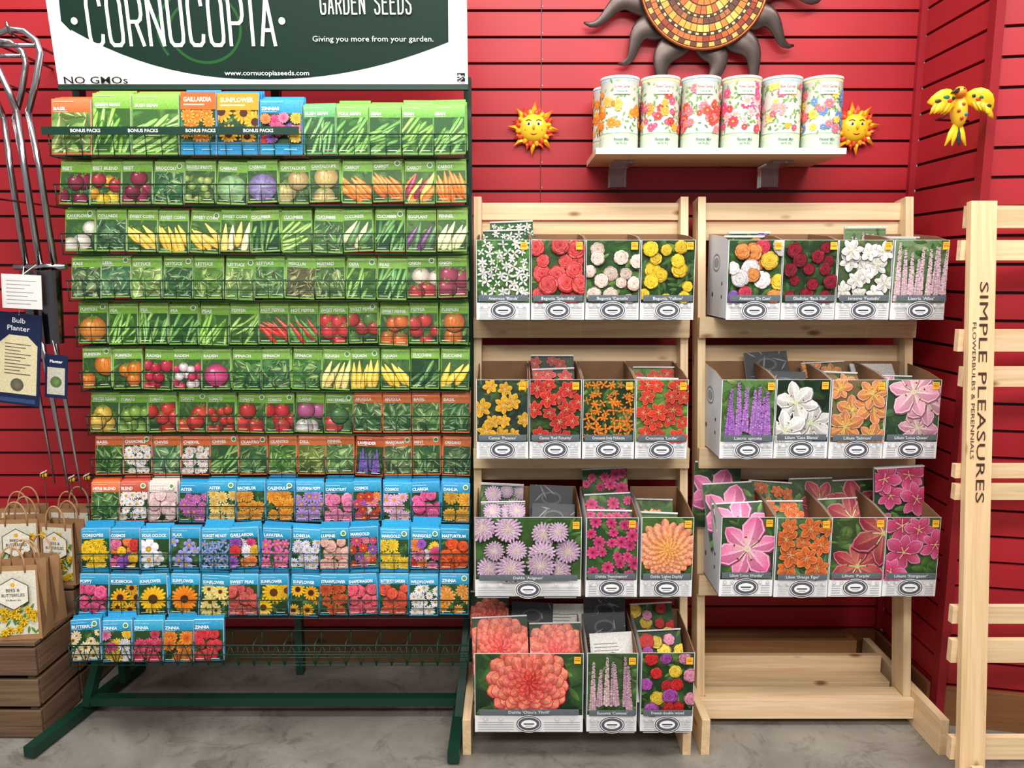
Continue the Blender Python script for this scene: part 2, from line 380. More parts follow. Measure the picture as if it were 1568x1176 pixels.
def art(p,R,sp,x,y,w,h,det=1.0):
    k=sp[0]; cs=sp[1] if len(sp)>1 else None; n=sp[2] if len(sp)>2 else 5
    s=min(w,h); o=sp[3] if len(sp)>3 else {}
    bg=o.get('bg',GD); l1=o.get('l1',G1); l2=o.get('l2',G2)
    nl=int(o.get('nl',26)*det)
    if k=='leaf':
        c=jit(R,cs or (95,160,60),16)
        leaves(p,R,x,y,w,h,int(44*det),mix(c,(26,70,30),.45),mix(c,(230,250,170),R.uniform(.4,.65)),mix(c,(15,40,18),.6),(.2,.5),R.uniform(.35,.8),True)
        p.clip=None; return
    if k=='pod':
        c=cs or (90,160,50); p.clip=(x,y,x+w,y+h); p.rect(x,y,w,h,mix(c,(16,44,20),.65))
        a=R.uniform(.4,1.4)
        for i in range(9):
            l=s*R.uniform(.3,.5); cc=mix(c,(30,80,30),.4); p.petal2(x+R.random()*w,y+h*R.uniform(.3,1),R.random()*6.28,l,l*.5,mix(cc,(20,50,20),.3),cc,.5)
        for i in range(int(n*2.2)):
            aa=a+R.uniform(-.35,.35); L=s*R.uniform(.6,1.1); cx=x+R.random()*w;cy=y+R.random()*h*.85
            cc=jit(R,mix(c,(210,240,130),R.uniform(.1,.4)),18)
            p.petal(cx-L/2*math.cos(aa),cy-L/2*math.sin(aa),aa,L,s*.15,mix(cc,(20,60,10),.65),mix(cc,(20,60,10),.55),rnd=True)
            p.petal(cx-L/2*math.cos(aa),cy-L/2*math.sin(aa)+s*.012,aa,L*.95,s*.09,mix(cc,(240,255,200),.4),cc,rnd=True)
        p.clip=None; return
    if k=='long':
        leaves(p,R,x,y,w,h,16,l1,l2,mix(bg,l2,.25))
        a=o.get('a',R.uniform(.9,1.5)); wd=o.get('wd',.24)
        for i in range(n):
            t=(i+.5)/n; cx=x+w*t; cy=y+h*R.uniform(.35,.55); L=s*R.uniform(.9,1.2); aa=a+R.uniform(-.2,.2)+math.pi
            c=cs[i%len(cs)] if isinstance(cs[0],(tuple,list)) else jit(R,cs,12)
            bx,by=cx-L/2*math.cos(aa),cy-L/2*math.sin(aa)
            p.petal(bx,by,aa,L,s*wd*1.15,mix(c,(60,20,0),.45),mix(c,(60,20,0),.5),rnd=True)
            p.petal(bx,by,aa,L*.96,s*wd*.95,mix(c,(255,255,220),.1),mix(c,(80,40,0),.1),rnd=True)
            p.petal(bx,by+s*.015,aa,L*.85,s*wd*.35,mix(c,(255,255,240),.45),mix(c,(255,255,240),.2))
        p.clip=None; return
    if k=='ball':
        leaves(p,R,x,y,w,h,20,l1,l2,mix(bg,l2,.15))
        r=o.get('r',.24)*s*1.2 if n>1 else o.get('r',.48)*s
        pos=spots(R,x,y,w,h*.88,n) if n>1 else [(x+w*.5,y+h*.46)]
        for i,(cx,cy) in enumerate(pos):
            c=cs[i%len(cs)] if isinstance(cs[0],(tuple,list)) else jit(R,cs,10)
            rr=r*R.uniform(.85,1.1)
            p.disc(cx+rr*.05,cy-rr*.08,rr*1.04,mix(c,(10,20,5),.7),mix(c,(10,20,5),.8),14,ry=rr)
            p.disc(cx,cy,rr,mix(c,(255,255,240),.12),mix(c,(30,10,0),.42),16,-.2,.25,ry=rr*.93)
            p.disc(cx-rr*.3,cy+rr*.35,rr*.22,mix(c,(255,255,250),.65),mix(c,(255,255,250),.12),8,ry=rr*.14)
            if o.get('rib'):
                for q in (-.6,-.2,.2,.6):
                    p.poly([(cx+q*rr*.4,cy+rr*.85),(cx+q*rr-rr*.03,cy),(cx+q*rr*.4,cy-rr*.85),(cx+q*rr+rr*.04,cy)],mix(c,(60,20,0),.35))
            if o.get('stem',1):
                for q in range(4): p.petal(cx,cy+rr*.75,q*1.5+R.random(),rr*.35,rr*.16,(60,110,40),(110,150,60))
            if o.get('head'):
                for q in range(11): p.petal2(cx,cy,q*.6+R.random()*.3,rr*R.uniform(.6,.98),rr*.6,mix(c,(255,255,255),.3),mix(c,(20,60,20),.2),.35,True)
        p.clip=None; return
    # flowers
    leaves(p,R,x,y,w,h,nl,l1,l2,bg,L=(.15,.38))
    c0,c1=cs[0],cs[1]; multi=o.get('multi')
    if k=='spike':
        for i in range(n):
            t=(i+.5)/n; cx=x+w*(.06+.88*t)+R.uniform(-.05,.05)*w; y0=y+h*R.uniform(0,.2); y1=y+h*R.uniform(.68,.98)
            spike(p,R,cx,y0,y1,s*o.get('r',.07),mix(c0,c1,R.random()),R.uniform(-.05,.05)*w)
        p.clip=None; return
    if n==1: pos=[(x+w*o.get('cx',.5),y+h*o.get('cy',.5))]; rad=s*o.get('r',.5)
    else: pos=spots(R,x+w*.02,y+h*.02,w*.96,h*.96,n); rad=s*o.get('r',.66/math.sqrt(n/ max(w/h,h/w)))
    for cx,cy in pos:
        a,b=(c0,c1) if not multi else R.choice(multi)
        r=rad*(R.uniform(.75,1.2) if n>1 else 1); dm=R.uniform(0,.18) if n>1 else 0
        a=mix(a,(20,20,20),dm); b=mix(b,(40,40,40),dm)
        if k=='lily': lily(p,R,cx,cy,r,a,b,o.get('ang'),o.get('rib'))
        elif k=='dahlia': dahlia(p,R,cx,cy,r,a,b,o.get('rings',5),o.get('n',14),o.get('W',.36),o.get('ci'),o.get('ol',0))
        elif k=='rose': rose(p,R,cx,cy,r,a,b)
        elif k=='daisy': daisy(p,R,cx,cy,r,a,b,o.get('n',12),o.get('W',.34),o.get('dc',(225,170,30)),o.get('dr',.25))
        elif k=='star':
            f=R.random()*6; nn=R.choice((4,5,6))
            for q in range(nn): p.petal2(cx,cy,f+R.random()*.3+q*6.283/nn,r*R.uniform(.8,1.1),r*.42,a,b,.25)
            p.disc(cx,cy,r*.14,(220,200,90),(150,150,60),6)
    p.clip=None

WHITE=(236,236,234)
# ================================================================== ROOM
def slatwall(name,p0,p1,nrm,z1=3.0,seam=None):
    p=P(); p0=V(p0);p1=V(p1);d=(p1-p0);L=d.length;d.normalize();n=V(nrm).normalized()
    red=(170,36,44); pitch=.0762; g=.0085
    p.box(p0+d*L/2-n*.022+V((0,0,z1/2)),d*L,n*.02,V((0,0,z1)),(50,6,12),'wall')
    lev=[2.022+i*pitch for i in range(-27,14)]
    prev=0
    for q in lev:
        if q-prev>.012 and q<z1+.05:
            a=prev+ (g/2 if prev>0 else 0); b_=min(q-g/2,z1)
            c=jit(random,red,3)
            p.box(p0+d*L/2-n*.006+V((0,0,(a+b_)/2)),d*L,n*.012,V((0,0,b_-a)),c,'wall')
        prev=q
    if seam is not None:
        p.box(p0+d*seam+n*.0004+V((0,0,z1/2)),V((0,0,z1)),d*.0022,n*.0008,(70,8,16),'wall')
        for i,q in enumerate(lev):
            if q>.3:
                p.box(p0+d*(seam+.004)+n*.0006+V((0,0,q+.012)),d*.003,n*.001,V((0,0,.003)),(190,150,150),'wall')
    return p.obj(name)
random.seed(3)
slatwall('wall_back',(-3.0,0,0),(1.25,0,0),(0,-1,0),seam=3.089)
slatwall('wall_right',(1.25,0.0,0),(1.25,-.36,0),(-1,0,0))
dr=V((1,-.2,0)).normalized(); dn=V((dr.y,-dr.x,0))
slatwall('wall_right_return',V((1.262,-.36,0)),V((1.262,-.36,0))+dr*1.8,dn)
p=P(); p.abox(1.238,1.262,-.385,-.352,0,3.0,(144,28,36),'wall'); p.obj('trim_1')
p=P(); p.abox(1.232,1.25,-.018,0,0.12,3.0,(154,30,40),'wall'); p.obj('trim_2')
p=P(); p.abox(-3.2,3.4,-6,.05,-.06,0,(128,124,118),'concrete'); p.obj('floor')
p=P(); p.abox(-3.0,1.232,-.02,-.001,0,.115,(140,104,76),'wood'); p.obj('baseboard_back',bevel=.001)
p=P(); p.abox(1.228,1.238,-.35,-.02,0,.115,(140,104,76),'wood',grain='y')
p.box(V((1.262,-.36,.0575))+dr*.9+dn*.012,dr*1.8,dn*.018,V((0,0,.115)),(140,104,76),'wood'); p.obj('baseboard_right',bevel=.001)

# ================================================================== SEED RACK
XL=-1.21; PITCH=1.09/13
GREENP=(12,52,38)
rows=[ # D', z bottom
(2.09,1.622),(2.10,1.4955),(2.11,1.3675),(2.12,1.242),(2.14,1.114),(2.144,.987),(2.16,.859),(2.167,.732),(2.126,.604),(2.06,.488),(2.03,.365),(1.98,.253)]
p=P()
def wire(a,b_,r=.0014,n=5): p.tube([a,b_],r,GREENP,'paint',n)
XR=XL+1.09
for ri,(d,z) in enumerate(rows):
    y=Yd(d)-.006; yb=y+.075
    hh=.05 if ri!=11 else .055
    for q in (-.004,hh*.5,hh): wire((XL-.004,y-.002*(q/hh),z+q),(XR+.002,y-.002*(q/hh),z+q),.0019 if q==hh else .0013)
    for yy in (.02,.045): wire((XL-.004,y+yy,z-.005),(XR+.002,y+yy,z-.005))
    wire((XL-.004,yb,z+.06),(XR+.002,yb,z+.06)); wire((XL-.004,yb,z-.004),(XR+.002,yb,z-.004))
    n=26
    for i in range(n+1):
        x=XL+1.09*i/n
        if i%2==0:
            wire((x,y,z-.005),(x,y-.002,z+hh)); wire((x,y-.002,z+hh),(x,yb,z+.06)); wire((x,y,z-.005),(x,yb,z-.005)); wire((x,yb,z-.005),(x,yb,z+.06))
        else: wire((x,y,z-.005),(x,y-.002,z+hh),.0010); 
        if ri==11:
            x2=x+1.09/n*.5
            if i<n: wire((x,y,z-.005),(x2,y,z+hh),.0013); wire((x2,y,z+hh),(x+1.09/n,y,z-.005),.0013)
# uprights and base
for x,zb0 in ((XL-.002,.05),(-.124,.12)):
    p.box((x,Yd(2.25),(1.85+zb0)/2),(0,0,1.85-zb0),(.020,0,0),(0,.035,0),GREENP,'paint')
    for ri,(d,z) in enumerate(rows):
        p.box((x,(Yd(d)+.07+Yd(2.24))/2,z+.02),(0,abs(Yd(2.24)-Yd(d)-.06)+.01,0),(.006,0,0),(0,0,.03),GREENP,'paint')
p.box((-.66,Yd(2.25),.95),(0,0,1.75),(.022,0,0),(0,.03,0),GREENP,'paint')
def beam(a,b_,w,h):
    a=V(a);b_=V(b_);t=b_-a;u=t.normalized();s=u.cross(V((0,0,1))).normalized();k=s.cross(u)
    p.box((a+b_)/2,t,s*w,k*h,GREENP,'paint')
beam((-1.262,Yd(2.13),.055),(-.15,Yd(2.13),.055),.03,.026)
beam((-1.235,Yd(2.40),.022),(-1.315,Yd(1.925),.022),.032,.03)
beam((-.155,Yd(2.40),.022),(-.158,Yd(1.90),.022),.032,.03)
beam((-1.22,Yd(2.25),.35),(-1.26,Yd(2.12),.04),.026,.024)
beam((-.126,Yd(2.25),.35),(-.154,Yd(2.08),.03),.024,.022)
# bonus rail
yb=Yd(rows[0][0])-.012
p.box((XL+.32,yb,1.622+.058),(.67,0,0),(0,.003,0),(0,0,.02),GREENP,'paint')
p.frame((XL,yb-.0016,1.622+.053),(1,0,0),(0,0,1),(0,-1,0))
for q in (.1,.25,.40,.55): p.text('BONUS PACKS',q,0.001,.0085,WHITE,w=.078,align='C')
p.obj('seed_display_rack')

# ---- packets
LG=(128,182,60); OR=(226,98,44); BL=(28,146,198); RD=(196,66,48)
lf=(88,150,62)
greens=lambda t,c=lf:(t,('leaf',c))
roww=[
 None,
 [('BEET',('ball',(120,20,50),4)),('BEET BLEND',('ball',[(235,150,30),(250,200,40),(170,30,50)],6,{'r':.2})),('BEET',('ball',(130,24,60),5)),greens('BROCCOLI',(60,125,80)),('BRUSSELS SPROUTS',('ball',(150,180,90),9,{'r':.12,'stem':0})),('CABBAGE',('ball',(150,200,130),1,{'head':1,'stem':0})),('CABBAGE',('ball',(130,120,180),1,{'head':1,'stem':0})),('CANTALOUPE',('ball',(205,180,120),2,{'r':.3,'rib':1})),('CANTALOUPE',('ball',(210,180,110),2,{'r':.34,'rib':1})),('CARROT',('long',(240,120,30),7,{'a':2.4})),('CARROT',('long',(238,115,30),6,{'a':2.2})),('CARROT',('long',[(240,120,30),(150,30,60),(245,215,90)],7)),('CARROT',('long',(240,115,25),7,{'a':1.9}))],
 [('CAULIFLOWER',('ball',(225,225,205),3,{'stem':0,'r':.26})),greens('COLLARDS',(50,100,70)),('SWEET CORN',('long',(246,205,80),4,{'a':2.3})),('SWEET CORN',('long',(246,200,70),5,{'a':2.0})),('SWEET CORN',('long',(243,195,70),4,{'a':2.5})),('SWEET CORN',('long',[(248,215,100),(240,232,180)],4)),('CUCUMBER',('pod',(50,100,50),5)),('CUCUMBER',('pod',(150,190,90),5)),greens('CUCUMBER',(70,130,60)),('CUCUMBER',('long',[(200,220,160),(80,130,70)],4)),('CUCUMBER',('pod',(40,100,50),5)),('EGGPLANT',('long',[(90,50,100),(60,110,60)],4,{'a':1.2})),('FENNEL',('long',(215,228,170),4))],
 [greens('KALE',(80,120,90)),greens('LEEK',(100,160,120)),greens('LETTUCE',(150,195,90)),greens('LETTUCE',(60,125,70)),greens('LETTUCE',(120,180,60)),greens('LETTUCE',(165,210,100)),greens('LETTUCE',(100,150,80)),greens('MESCLUN',(140,120,80)),greens('MUSTARD',(90,130,60)),('OKRA',('pod',(100,150,60),4)),('PEAS',('pod',(60,120,60),5)),('ONION',('ball',[(225,210,190),(190,40,50)],4,{'r':.26})),('ONION',('ball',(150,40,70),4,{'r':.28}))],
 [('PUMPKIN',('ball',(240,150,60),1,{'rib':1})),('PEA',('pod',(110,170,60),5)),('PEA',('pod',(90,150,70),6)),('PEA',('pod',(70,130,60),5)),('PEAS',('pod',(120,180,60),6)),('PEPPER',('pod',(110,150,60),4)),('HOT PEPPER',('long',(205,45,35),7,{'a':2.5,'wd':.15})),('HOT PEPPER',('long',[(70,140,50),(190,40,30)],6,{'a':2.2,'wd':.16})),('SWEET PEPPER',('ball',(205,40,40),5,{'r':.24})),('SWEET PEPPER',('ball',[(180,40,40),(70,120,50)],5,{'r':.24})),('SWEET PEPPER',('ball',(225,100,35),4,{'r':.25})),('PEPPER',('ball',(195,40,40),5,{'r':.22})),('PUMPKIN',('ball',(228,115,35),2,{'r':.3,'rib':1}))],
 [('PUMPKIN',('ball',(235,125,40),2,{'rib':1,'r':.34})),('PUMPKIN',('ball',(230,125,35),3,{'rib':1})),('RADISH',('ball',(195,30,60),7,{'r':.19})),('RADISH',('ball',[(205,40,85),(240,225,230)],12,{'r':.14})),('RADISH',('ball',(220,70,130),1,{'stem':0})),greens('SPINACH',(60,130,50)),greens('SPINACH',(50,120,60)),greens('SPINACH',(70,140,50)),('SQUASH',('long',(230,212,120),4)),('SQUASH',('long',(244,200,65),5)),('SQUASH',('long',(246,206,60),4,{'a':2.3})),('ZUCCHINI',('pod',(40,85,50),4)),('ZUCCHINI',('long',(246,206,60),3))],
 [('WINTER SQUASH',('ball',(230,188,70),3,{'r':.28})),('TOMATO',('ball',(130,175,70),6,{'r':.2})),('TOMATO',('ball',(205,45,35),5,{'r':.23})),('TOMATO',('ball',(210,50,35),3,{'r':.3})),('TOMATO',('ball',(195,42,35),9,{'r':.15})),('TOMATO',('ball',(200,42,40),3,{'r':.3})),('TOMATO',('ball',(205,35,45),5,{'r':.24})),('TURNIP',('ball',[(230,220,225),(180,80,135)],4,{'r':.25})),('WATERMELON',('ball',[(60,110,60),(215,65,65)],3,{'r':.32})),greens('ARUGULA',(70,130,70)),greens('ARUGULA',(60,115,70)),greens('BASIL',(100,150,80)),greens('BASIL',(80,140,80))],
 [greens('BASIL',(60,120,50)),('CHAMOMILE',('daisy',[(240,240,230),(250,250,245)],14)),greens('CHIVES',(90,140,110)),('CHERVIL',('daisy',[(225,215,215),(235,225,225)],16)),('CHIVES',('pod',(90,130,80),5)),greens('CILANTRO',(60,130,60)),greens('CILANTRO',(90,160,60)),greens('DILL',(150,160,60)),greens('FENNEL',(100,160,80)),('LAVENDER',('spike',[(120,90,190),(100,80,180)],7)),greens('MARJORAM',(100,140,90)),greens('MINT',(80,130,80)),greens('OREGANO',(60,100,70))],
]
mixc={'multi':[((190,30,85),(230,90,145)),((230,165,25),(248,215,70)),((190,35,35),(225,70,60)),((225,225,230),(248,248,250)),((115,50,160),(170,105,210)),((228,105,45),(245,150,80)),((200,60,110),(240,150,180))]}
def F(kind,ca,cb,cnt=5,**o): return (kind,[ca,cb],cnt,o)
def MX(k,n=12): return (k,[(0,0,0),(0,0,0)],n,mixc)
SUN=F('daisy',(225,150,10),(250,200,35),1,n=20,W=.24,dc=(90,50,20),dr=.36,r=.5)
SUN3=F('daisy',(220,130,15),(248,190,35),5,n=14,W=.28,dc=(70,30,15),dr=.38)
roww.append([('HERB BLEND',('leaf',(60,130,60))),('BLEND',F('daisy',(240,235,230),(250,245,245),14)),('SWEET PEAS',F('rose',(240,195,195),(245,220,215),8)),('ASTER',F('daisy',(140,70,180),(220,120,190),10)),('ASTER',F('daisy',(230,185,65),(246,216,140),10)),('BACHELOR',F('dahlia',(225,120,30),(245,180,60),8)),('CALENDULA',F('dahlia',(232,125,25),(250,175,50),6)),('CALIFORNIA POPPY',F('daisy',(120,90,190),(200,160,220),9)),('CANDYTUFT',F('rose',(235,90,150),(245,165,195),8)),('COSMOS',MX('daisy',12)),('COSMOS',F('daisy',(232,145,190),(245,200,225),7)),('CLARKIA',F('rose',(220,60,130),(240,120,170),9)),('DAHLIA',F('dahlia',(225,140,35),(250,195,65),4))])
roww.append([('COREOPSIS',F('daisy',(245,185,15),(252,220,45),14)),('COSMOS',MX('rose',12)),('FOUR OCLOCK',F('daisy',(230,230,245),(250,250,252),3,n=6,W=.7)),('FLAX',F('daisy',(120,130,215),(175,180,240),6,n=5,W=.7)),('FORGET ME NOT',F('daisy',(90,135,215),(140,175,240),20,n=5,W=.6)),('GAILLARDIA',MX('dahlia',9)),('LAVATERA',F('daisy',(200,60,140),(235,120,180),9,n=6,W=.6)),('LOBELIA',F('daisy',(190,200,235),(232,234,250),14)),('LUPINE',F('rose',(235,165,145),(245,205,195),9)),('MARIGOLD',MX('daisy',12)),('MARIGOLD',F('dahlia',(240,190,25),(250,222,65),7)),('MARIGOLD',MX('dahlia',9)),('NASTURTIUM',F('rose',(205,55,25),(238,108,45),8))])
roww.append([('POPPY',F('rose',(215,50,110),(240,120,160),9)),('RUDBECKIA',SUN3),('SUNFLOWER',SUN),('SUNFLOWER',F('daisy',(215,90,15),(245,145,30),1,n=20,W=.24,dc=(80,40,20),dr=.3,r=.5)),('SUNFLOWER',F('daisy',(235,205,90),(246,230,145),6,dc=(90,50,20))),('SWEET PEAS',F('rose',(200,60,55),(228,120,110),9)),('SUNFLOWER',F('daisy',(225,160,15),(250,208,35),3,n=16,W=.25,dc=(90,50,20),dr=.34,r=.38)),('SUNFLOWER',SUN3),('STRAWFLOWER',F('dahlia',(175,50,30),(225,105,45),8)),('SNAPDRAGON',F('rose',(215,60,75),(242,120,145),9)),('BUTTERFLY GARDEN',F('rose',(200,50,60),(230,110,60),10)),('WILDFLOWER',F('daisy',(230,230,240),(250,250,252),12)),('ZINNIA',F('daisy',(215,115,50),(245,175,80),6))])
roww.append([('BUTTERFLY',F('daisy',(230,200,90),(250,240,215),10,dc=(120,60,20))),('ZINNIA',MX('dahlia',8)),('ZINNIA',F('dahlia',(190,30,60),(235,90,120),7)),('ZINNIA',F('dahlia',(200,70,25),(245,155,50),7)),('ZINNIA',F('rose',(205,30,45),(240,80,85),9))])

p=P(); R=random.Random(11)
def packet(x,y,z,w,h,band,title,spec,tilt=.13,back=3,roll=0,bandh=.25,bottomband=False,organic=False,lift=1.0):
    ux=V((math.cos(roll),0,math.sin(roll))); up0=V((0,math.sin(tilt),math.cos(tilt)))
    uy=(up0-ux*up0.dot(ux)).normalized(); n=ux.cross(uy)
    if n.y>0: n=-n
    for b_ in range(back,0,-1):
        dx=R.uniform(-.0035,.0035); dz=b_*R.uniform(.002,.0045)*lift
        c=V((x+w/2+dx,y+b_*.0075+.003,z+dz+h/2*.99)); 
        p.box(c+V((0,math.sin(tilt)*h/2,0)),ux*w,uy*h,n*.0045,mix(band,(255,255,255),.08),'print')
        p.frame(c+V((0,math.sin(tilt)*h/2,0))-ux*w/2-uy*h/2+n*.0023,ux,uy,n); p.rect(.004,h-.014,w-.008,.005,mix(band,(255,255,255),.6))
    o=V((x,y,z)); cen=o+ux*w/2+uy*h/2-n*.003
    p.box(cen,ux*w,uy*h,n*.005,WHITE,'print')
    p.frame(o,ux,uy,n)
    p.rect(0,0,w,h,mix(band,(20,60,20),.1))
    p.rect(0,h*(1-bandh),w,h*bandh,mix(band,(10,60,10),.14),mix(band,(255,255,255),.2))
    y0=h*.03; y1=h*(1-bandh)
    if bottomband: y0=h*.2
    art(p,R,spec,w*.015,y0,w*.97,y1-y0,.8)
    if title:
        tw=min(w*.84,len(title)*.0066)
        p.text(title,w*.06,h*(1-bandh)+.006,.0085,WHITE,w=tw,bold=.03)
        p.rect(w*.07,h-.008,w*.5,.0014,mix(band,(255,255,255),.6)); p.rect(w*.07,h*(1-bandh)+.002,w*.35,.0012,mix(band,(255,255,255),.6))
        if organic: p.disc(w*.84,h*.9,.008,(240,242,232),(225,235,215),10); p.disc(w*.84,h*.9,.0055,(110,160,80),(80,130,60),8)
        p.rect(w*.07,h*.07,w*.3,.0014,(220,230,210)); p.rect(w*.6,h*.07,w*.3,.0014,(220,230,210))
# row 1, bonus packs then regular
ys=Yd(rows[0][0]); z0=rows[0][1]
r1=[(0,.103,.145,OR,'BASIL',('leaf',(150,205,90)),0),(.108,.1,.160,LG,'GREEN BEAN',('pod',(120,180,70),6),0),(.212,.122,.157,LG,'BUSH BEAN',('pod',(130,190,90),7),0),
    (.340,.092,.162,(30,136,196),'GAILLARDIA',F('daisy',(200,40,30),(240,180,50),8),1),(.436,.108,.160,(30,136,196),'SUNFLOWER',SUN3,1),(.548,.11,.142,BL,'ZINNIAS',MX('dahlia',10),1)]
for xx,w,h,c,t,sp,bb in r1:
    packet(XL+xx,ys,z0,w,h,c,t,sp,back=6,bottomband=bb,lift=.7)
    if bb and c==(30,136,196):
        p.rect(0,h*.72,w,h*.28,(222,96,34) if t=='GAILLARDIA' else (228,146,34)); p.text(t,w*.08,h*.85,.012,WHITE,w=w*.8); p.rect(w*.08,h*.79,w*.6,.003,(245,230,200))
xs=.664
for t,sp in [('BUSH BEAN',('pod',(90,150,90),6)),('POLE BEAN',('pod',(80,150,60),6)),('BEAN',('pod',(70,140,60),6)),('BEAN',('pod',(100,165,60),6)),('BEAN',('pod',(80,150,60),7))]:
    packet(XL+xs,ys,z0,.083,.128,(112,176,64) if xs>.7 else (90,172,96),t,sp,back=5,roll=R.uniform(-.03,.03)); xs+=.0852
for ri in range(1,12):
    d,z=rows[ri]; y=Yd(d)
    for i,(t,sp) in enumerate(roww[ri]):
        band=LG
        if ri==6 and i>=9: band=OR
        if ri==7: band=OR
        if ri==8: band=[OR,RD,(230,208,200)][i] if i<3 else BL
        if ri>=9: band=BL
        band=jit(R,band,10)
        packet(XL+i*PITCH+.0015+R.uniform(-.001,.001),y+.002,z+R.uniform(0,.005),PITCH-.004,.113,band,t,sp,tilt=.16,back=R.choice((2,3,4,5)),roll=R.uniform(-.06,.06) if R.random()<.5 else R.uniform(-.015,.015),organic=R.random()<.3)
p.obj('seed_packets')

# ---- header sign (leans slightly forward at the top)
p=P(); ysg=Yd(2.155); x0=-1.215;x1=-.118;zb=1.813;H=.42; tl=.13
su=V((0,-math.sin(tl),math.cos(tl))); sn=V((0,-math.cos(tl),-math.sin(tl)))
ob0=V((x0,ysg,zb))
p.box(ob0+V(((x1-x0)/2,0,0))+su*H/2-sn*.006,(x1-x0,0,0),sn*.01,su*H,(226,226,228),'board')
p.box(((x0+x1)/2,ysg+.006,zb-.008),(x1-x0,0,0),(0,.016,0),(0,0,.012),GREENP,'paint')
p.frame(ob0-sn*.001,(1,0,0),su,sn); W=x1-x0
p.dl=1e-4
DG=(12,42,30)
pts=[(.045,H),(.032,.155),(.055,.13)]
for i in range(25):
    t=i/24; x=.055+(W-.105)*t; pts.append((x,.012+.092*(abs(t-.5)*2)**2.2+ (.03*(1-t)*(abs(t-.5)*2)**2.2)))
pts+=[(W-.05,.10),(W-.045,H)]
p.poly(pts,DG,'board')
sw=[]
for i in range(60):
    t=i/59*2*math.pi*1.25; rr=.07+.035*t/8; sw.append((.40+rr*1.15*math.cos(t+2.2),.135+rr*math.sin(t+2.2)))
p.stroke(sw,.007,(34,88,40))
p.condensed('CORNUCOPIA',.103,.092,.130,.0345,.0185,.0090,WHITE)
for q in (.068,.612): p.disc(q,.155,.009,WHITE,WHITE,14,m='board')
p.condensed('GARDEN SEEDS',.716,.170,.056,.0122,.0082,.0040,WHITE)
p.text('Giving you more from your garden.',.690,.105,.014,WHITE,w=.318,bold=0,m='board')
p.text('www.cornucopiaseeds.com',.45,.022,.012,WHITE,w=.225,bold=0.01,m='board')
p.text('NO GMOs',.02,.001,.018,(20,20,20),w=.17,bold=.01,m='board')
for i in range(7):
    for j in range(7):
        if R.random()<.6 or i in(0,6) and j in (0,6): p.rect(W-.028+i*.003,.006+j*.003,.003,.003,(20,20,20),m='board')
p.obj('garden_seed_sign')

# ================================================================== WOODEN RACKS
def Dz(z): return 2.10+(z-.065)*.136
ZK=[1.186,.81,.443,.085]
def wood_rack(name,X0,X1,rin):
    p=P(); pw=.023
    top=1.533; zb=.03
    a=V((0,Yd(Dz(zb)),zb));b_=V((0,Yd(Dz(top)),top)); t=(b_-a); u=t.normalized(); nrm=u.cross(V((1,0,0))).normalized()
    if nrm.y<0: nrm=-nrm
    for x in (X0+pw/2,X1-pw/2):
        p.box((a+b_)/2+V((x,0,0))+nrm*.035,t,(pw,0,0),nrm*.07,jit(random,(250,246,240),5),'wood')
    # floor runners bolted beside the posts
    for xa in (X0-pw-.0005,(X1-2*pw-.0005) if rin else X1+.0005):
        p.abox(xa,xa+pw,Yd(1.945),Yd(2.42),0,.105,(244,236,225),'wood',grain='y')
    for k,z in enumerate(ZK):
        y=Yd(Dz(z))
        p.abox(X0,X1,y-.024,y-.004,z-.06,z-.001,jit(random,(250,245,238),6),'wood')
        e=pw+(.024 if rin else 0)
        p.abox(X0+pw+.002,X1-e-.002,y-.002,y+.05,z-.017,z-.001,(245,240,230),'wood')
        p.abox(X0+pw+.002,X1-e-.002,y+.075,y+.135,z-.017,z-.001,(245,240,230),'wood')
        dz={0:.222,1:.235,2:.257,3:.26}[k]
        yy=Yd(Dz(z+dz))+.05
        if not (k==3 and not rin): p.abox(X0+pw,X1-pw,yy,yy+.018,z+dz,z+dz+.055,jit(random,(250,245,238),6),'wood')
        yy=Yd(Dz(z))+.14
        p.abox(X0+pw,X1-pw,yy,yy+.018,z-.03,z+.05,jit(random,(250,245,238),6),'wood')
    yy=Yd(Dz(1.49))+.03
    p.abox(X0+pw,X1-pw,yy,yy+.018,1.467,1.517,(252,246,240),'wood')
    return p.obj(name,bevel=.0012)
wood_rack('wooden_display_rack',-.112,.515,True)
wood_rack('wooden_display_rack',.543,1.172,False)
p=P(); 
p.abox(.60,1.13,-.10,-.08,0,.12,(186,150,116),'wood'); p.abox(.60,1.13,-.045,-.025,0,.12,(180,146,114),'wood'); p.abox(1.11,1.13,-.08,-.045,0,.12,(196,160,126),'wood',grain='y'); p.abox(.60,.62,-.08,-.045,0,.12,(196,160,126),'wood',grain='y')
p.obj('wooden_floor_box',bevel=.001)

# right-hand empty rack with lettered post
p=P(); X0=1.132;X1=1.80
def D3(z): return 1.775+(z)*.112
top=1.49; a=V((0,Yd(D3(0.0)),0.0));b_=V((0,Yd(D3(top)),top)); t=b_-a;u=t.normalized(); nrm=V((0,u.z,-u.y))
if nrm.y<0: nrm=-nrm
for x in (X0+.033,X1-.033):
    p.box((a+b_)/2+V((x,0,0))+nrm*.011,t,(.064,0,0),nrm*.02,(250,240,226),'wood')
    p.abox(x-.014,x+.014,Yd(D3(0))-.2,Yd(D3(0))-.004,0,.09,(244,236,225),'wood',grain='y')
for z,h,ex in ((1.425,.055,-.004),(1.345,.05,.01),(1.118,.055,.012),(1.03,.05,0),(.80,.035,.012),(.745,.04,.012),(.43,.045,.012),(.33,.06,.014),(.08,.06,.01)):
    y=Yd(D3(z))+.026
    p.abox(X0-ex,X1+ex,y,y+.018,z,z+h,jit(random,(250,244,236),6),'wood')
p.frame(V((X0+.026,0,0))+(a+u*1.30)-nrm*.0002,-u,(1,0,0),-nrm)
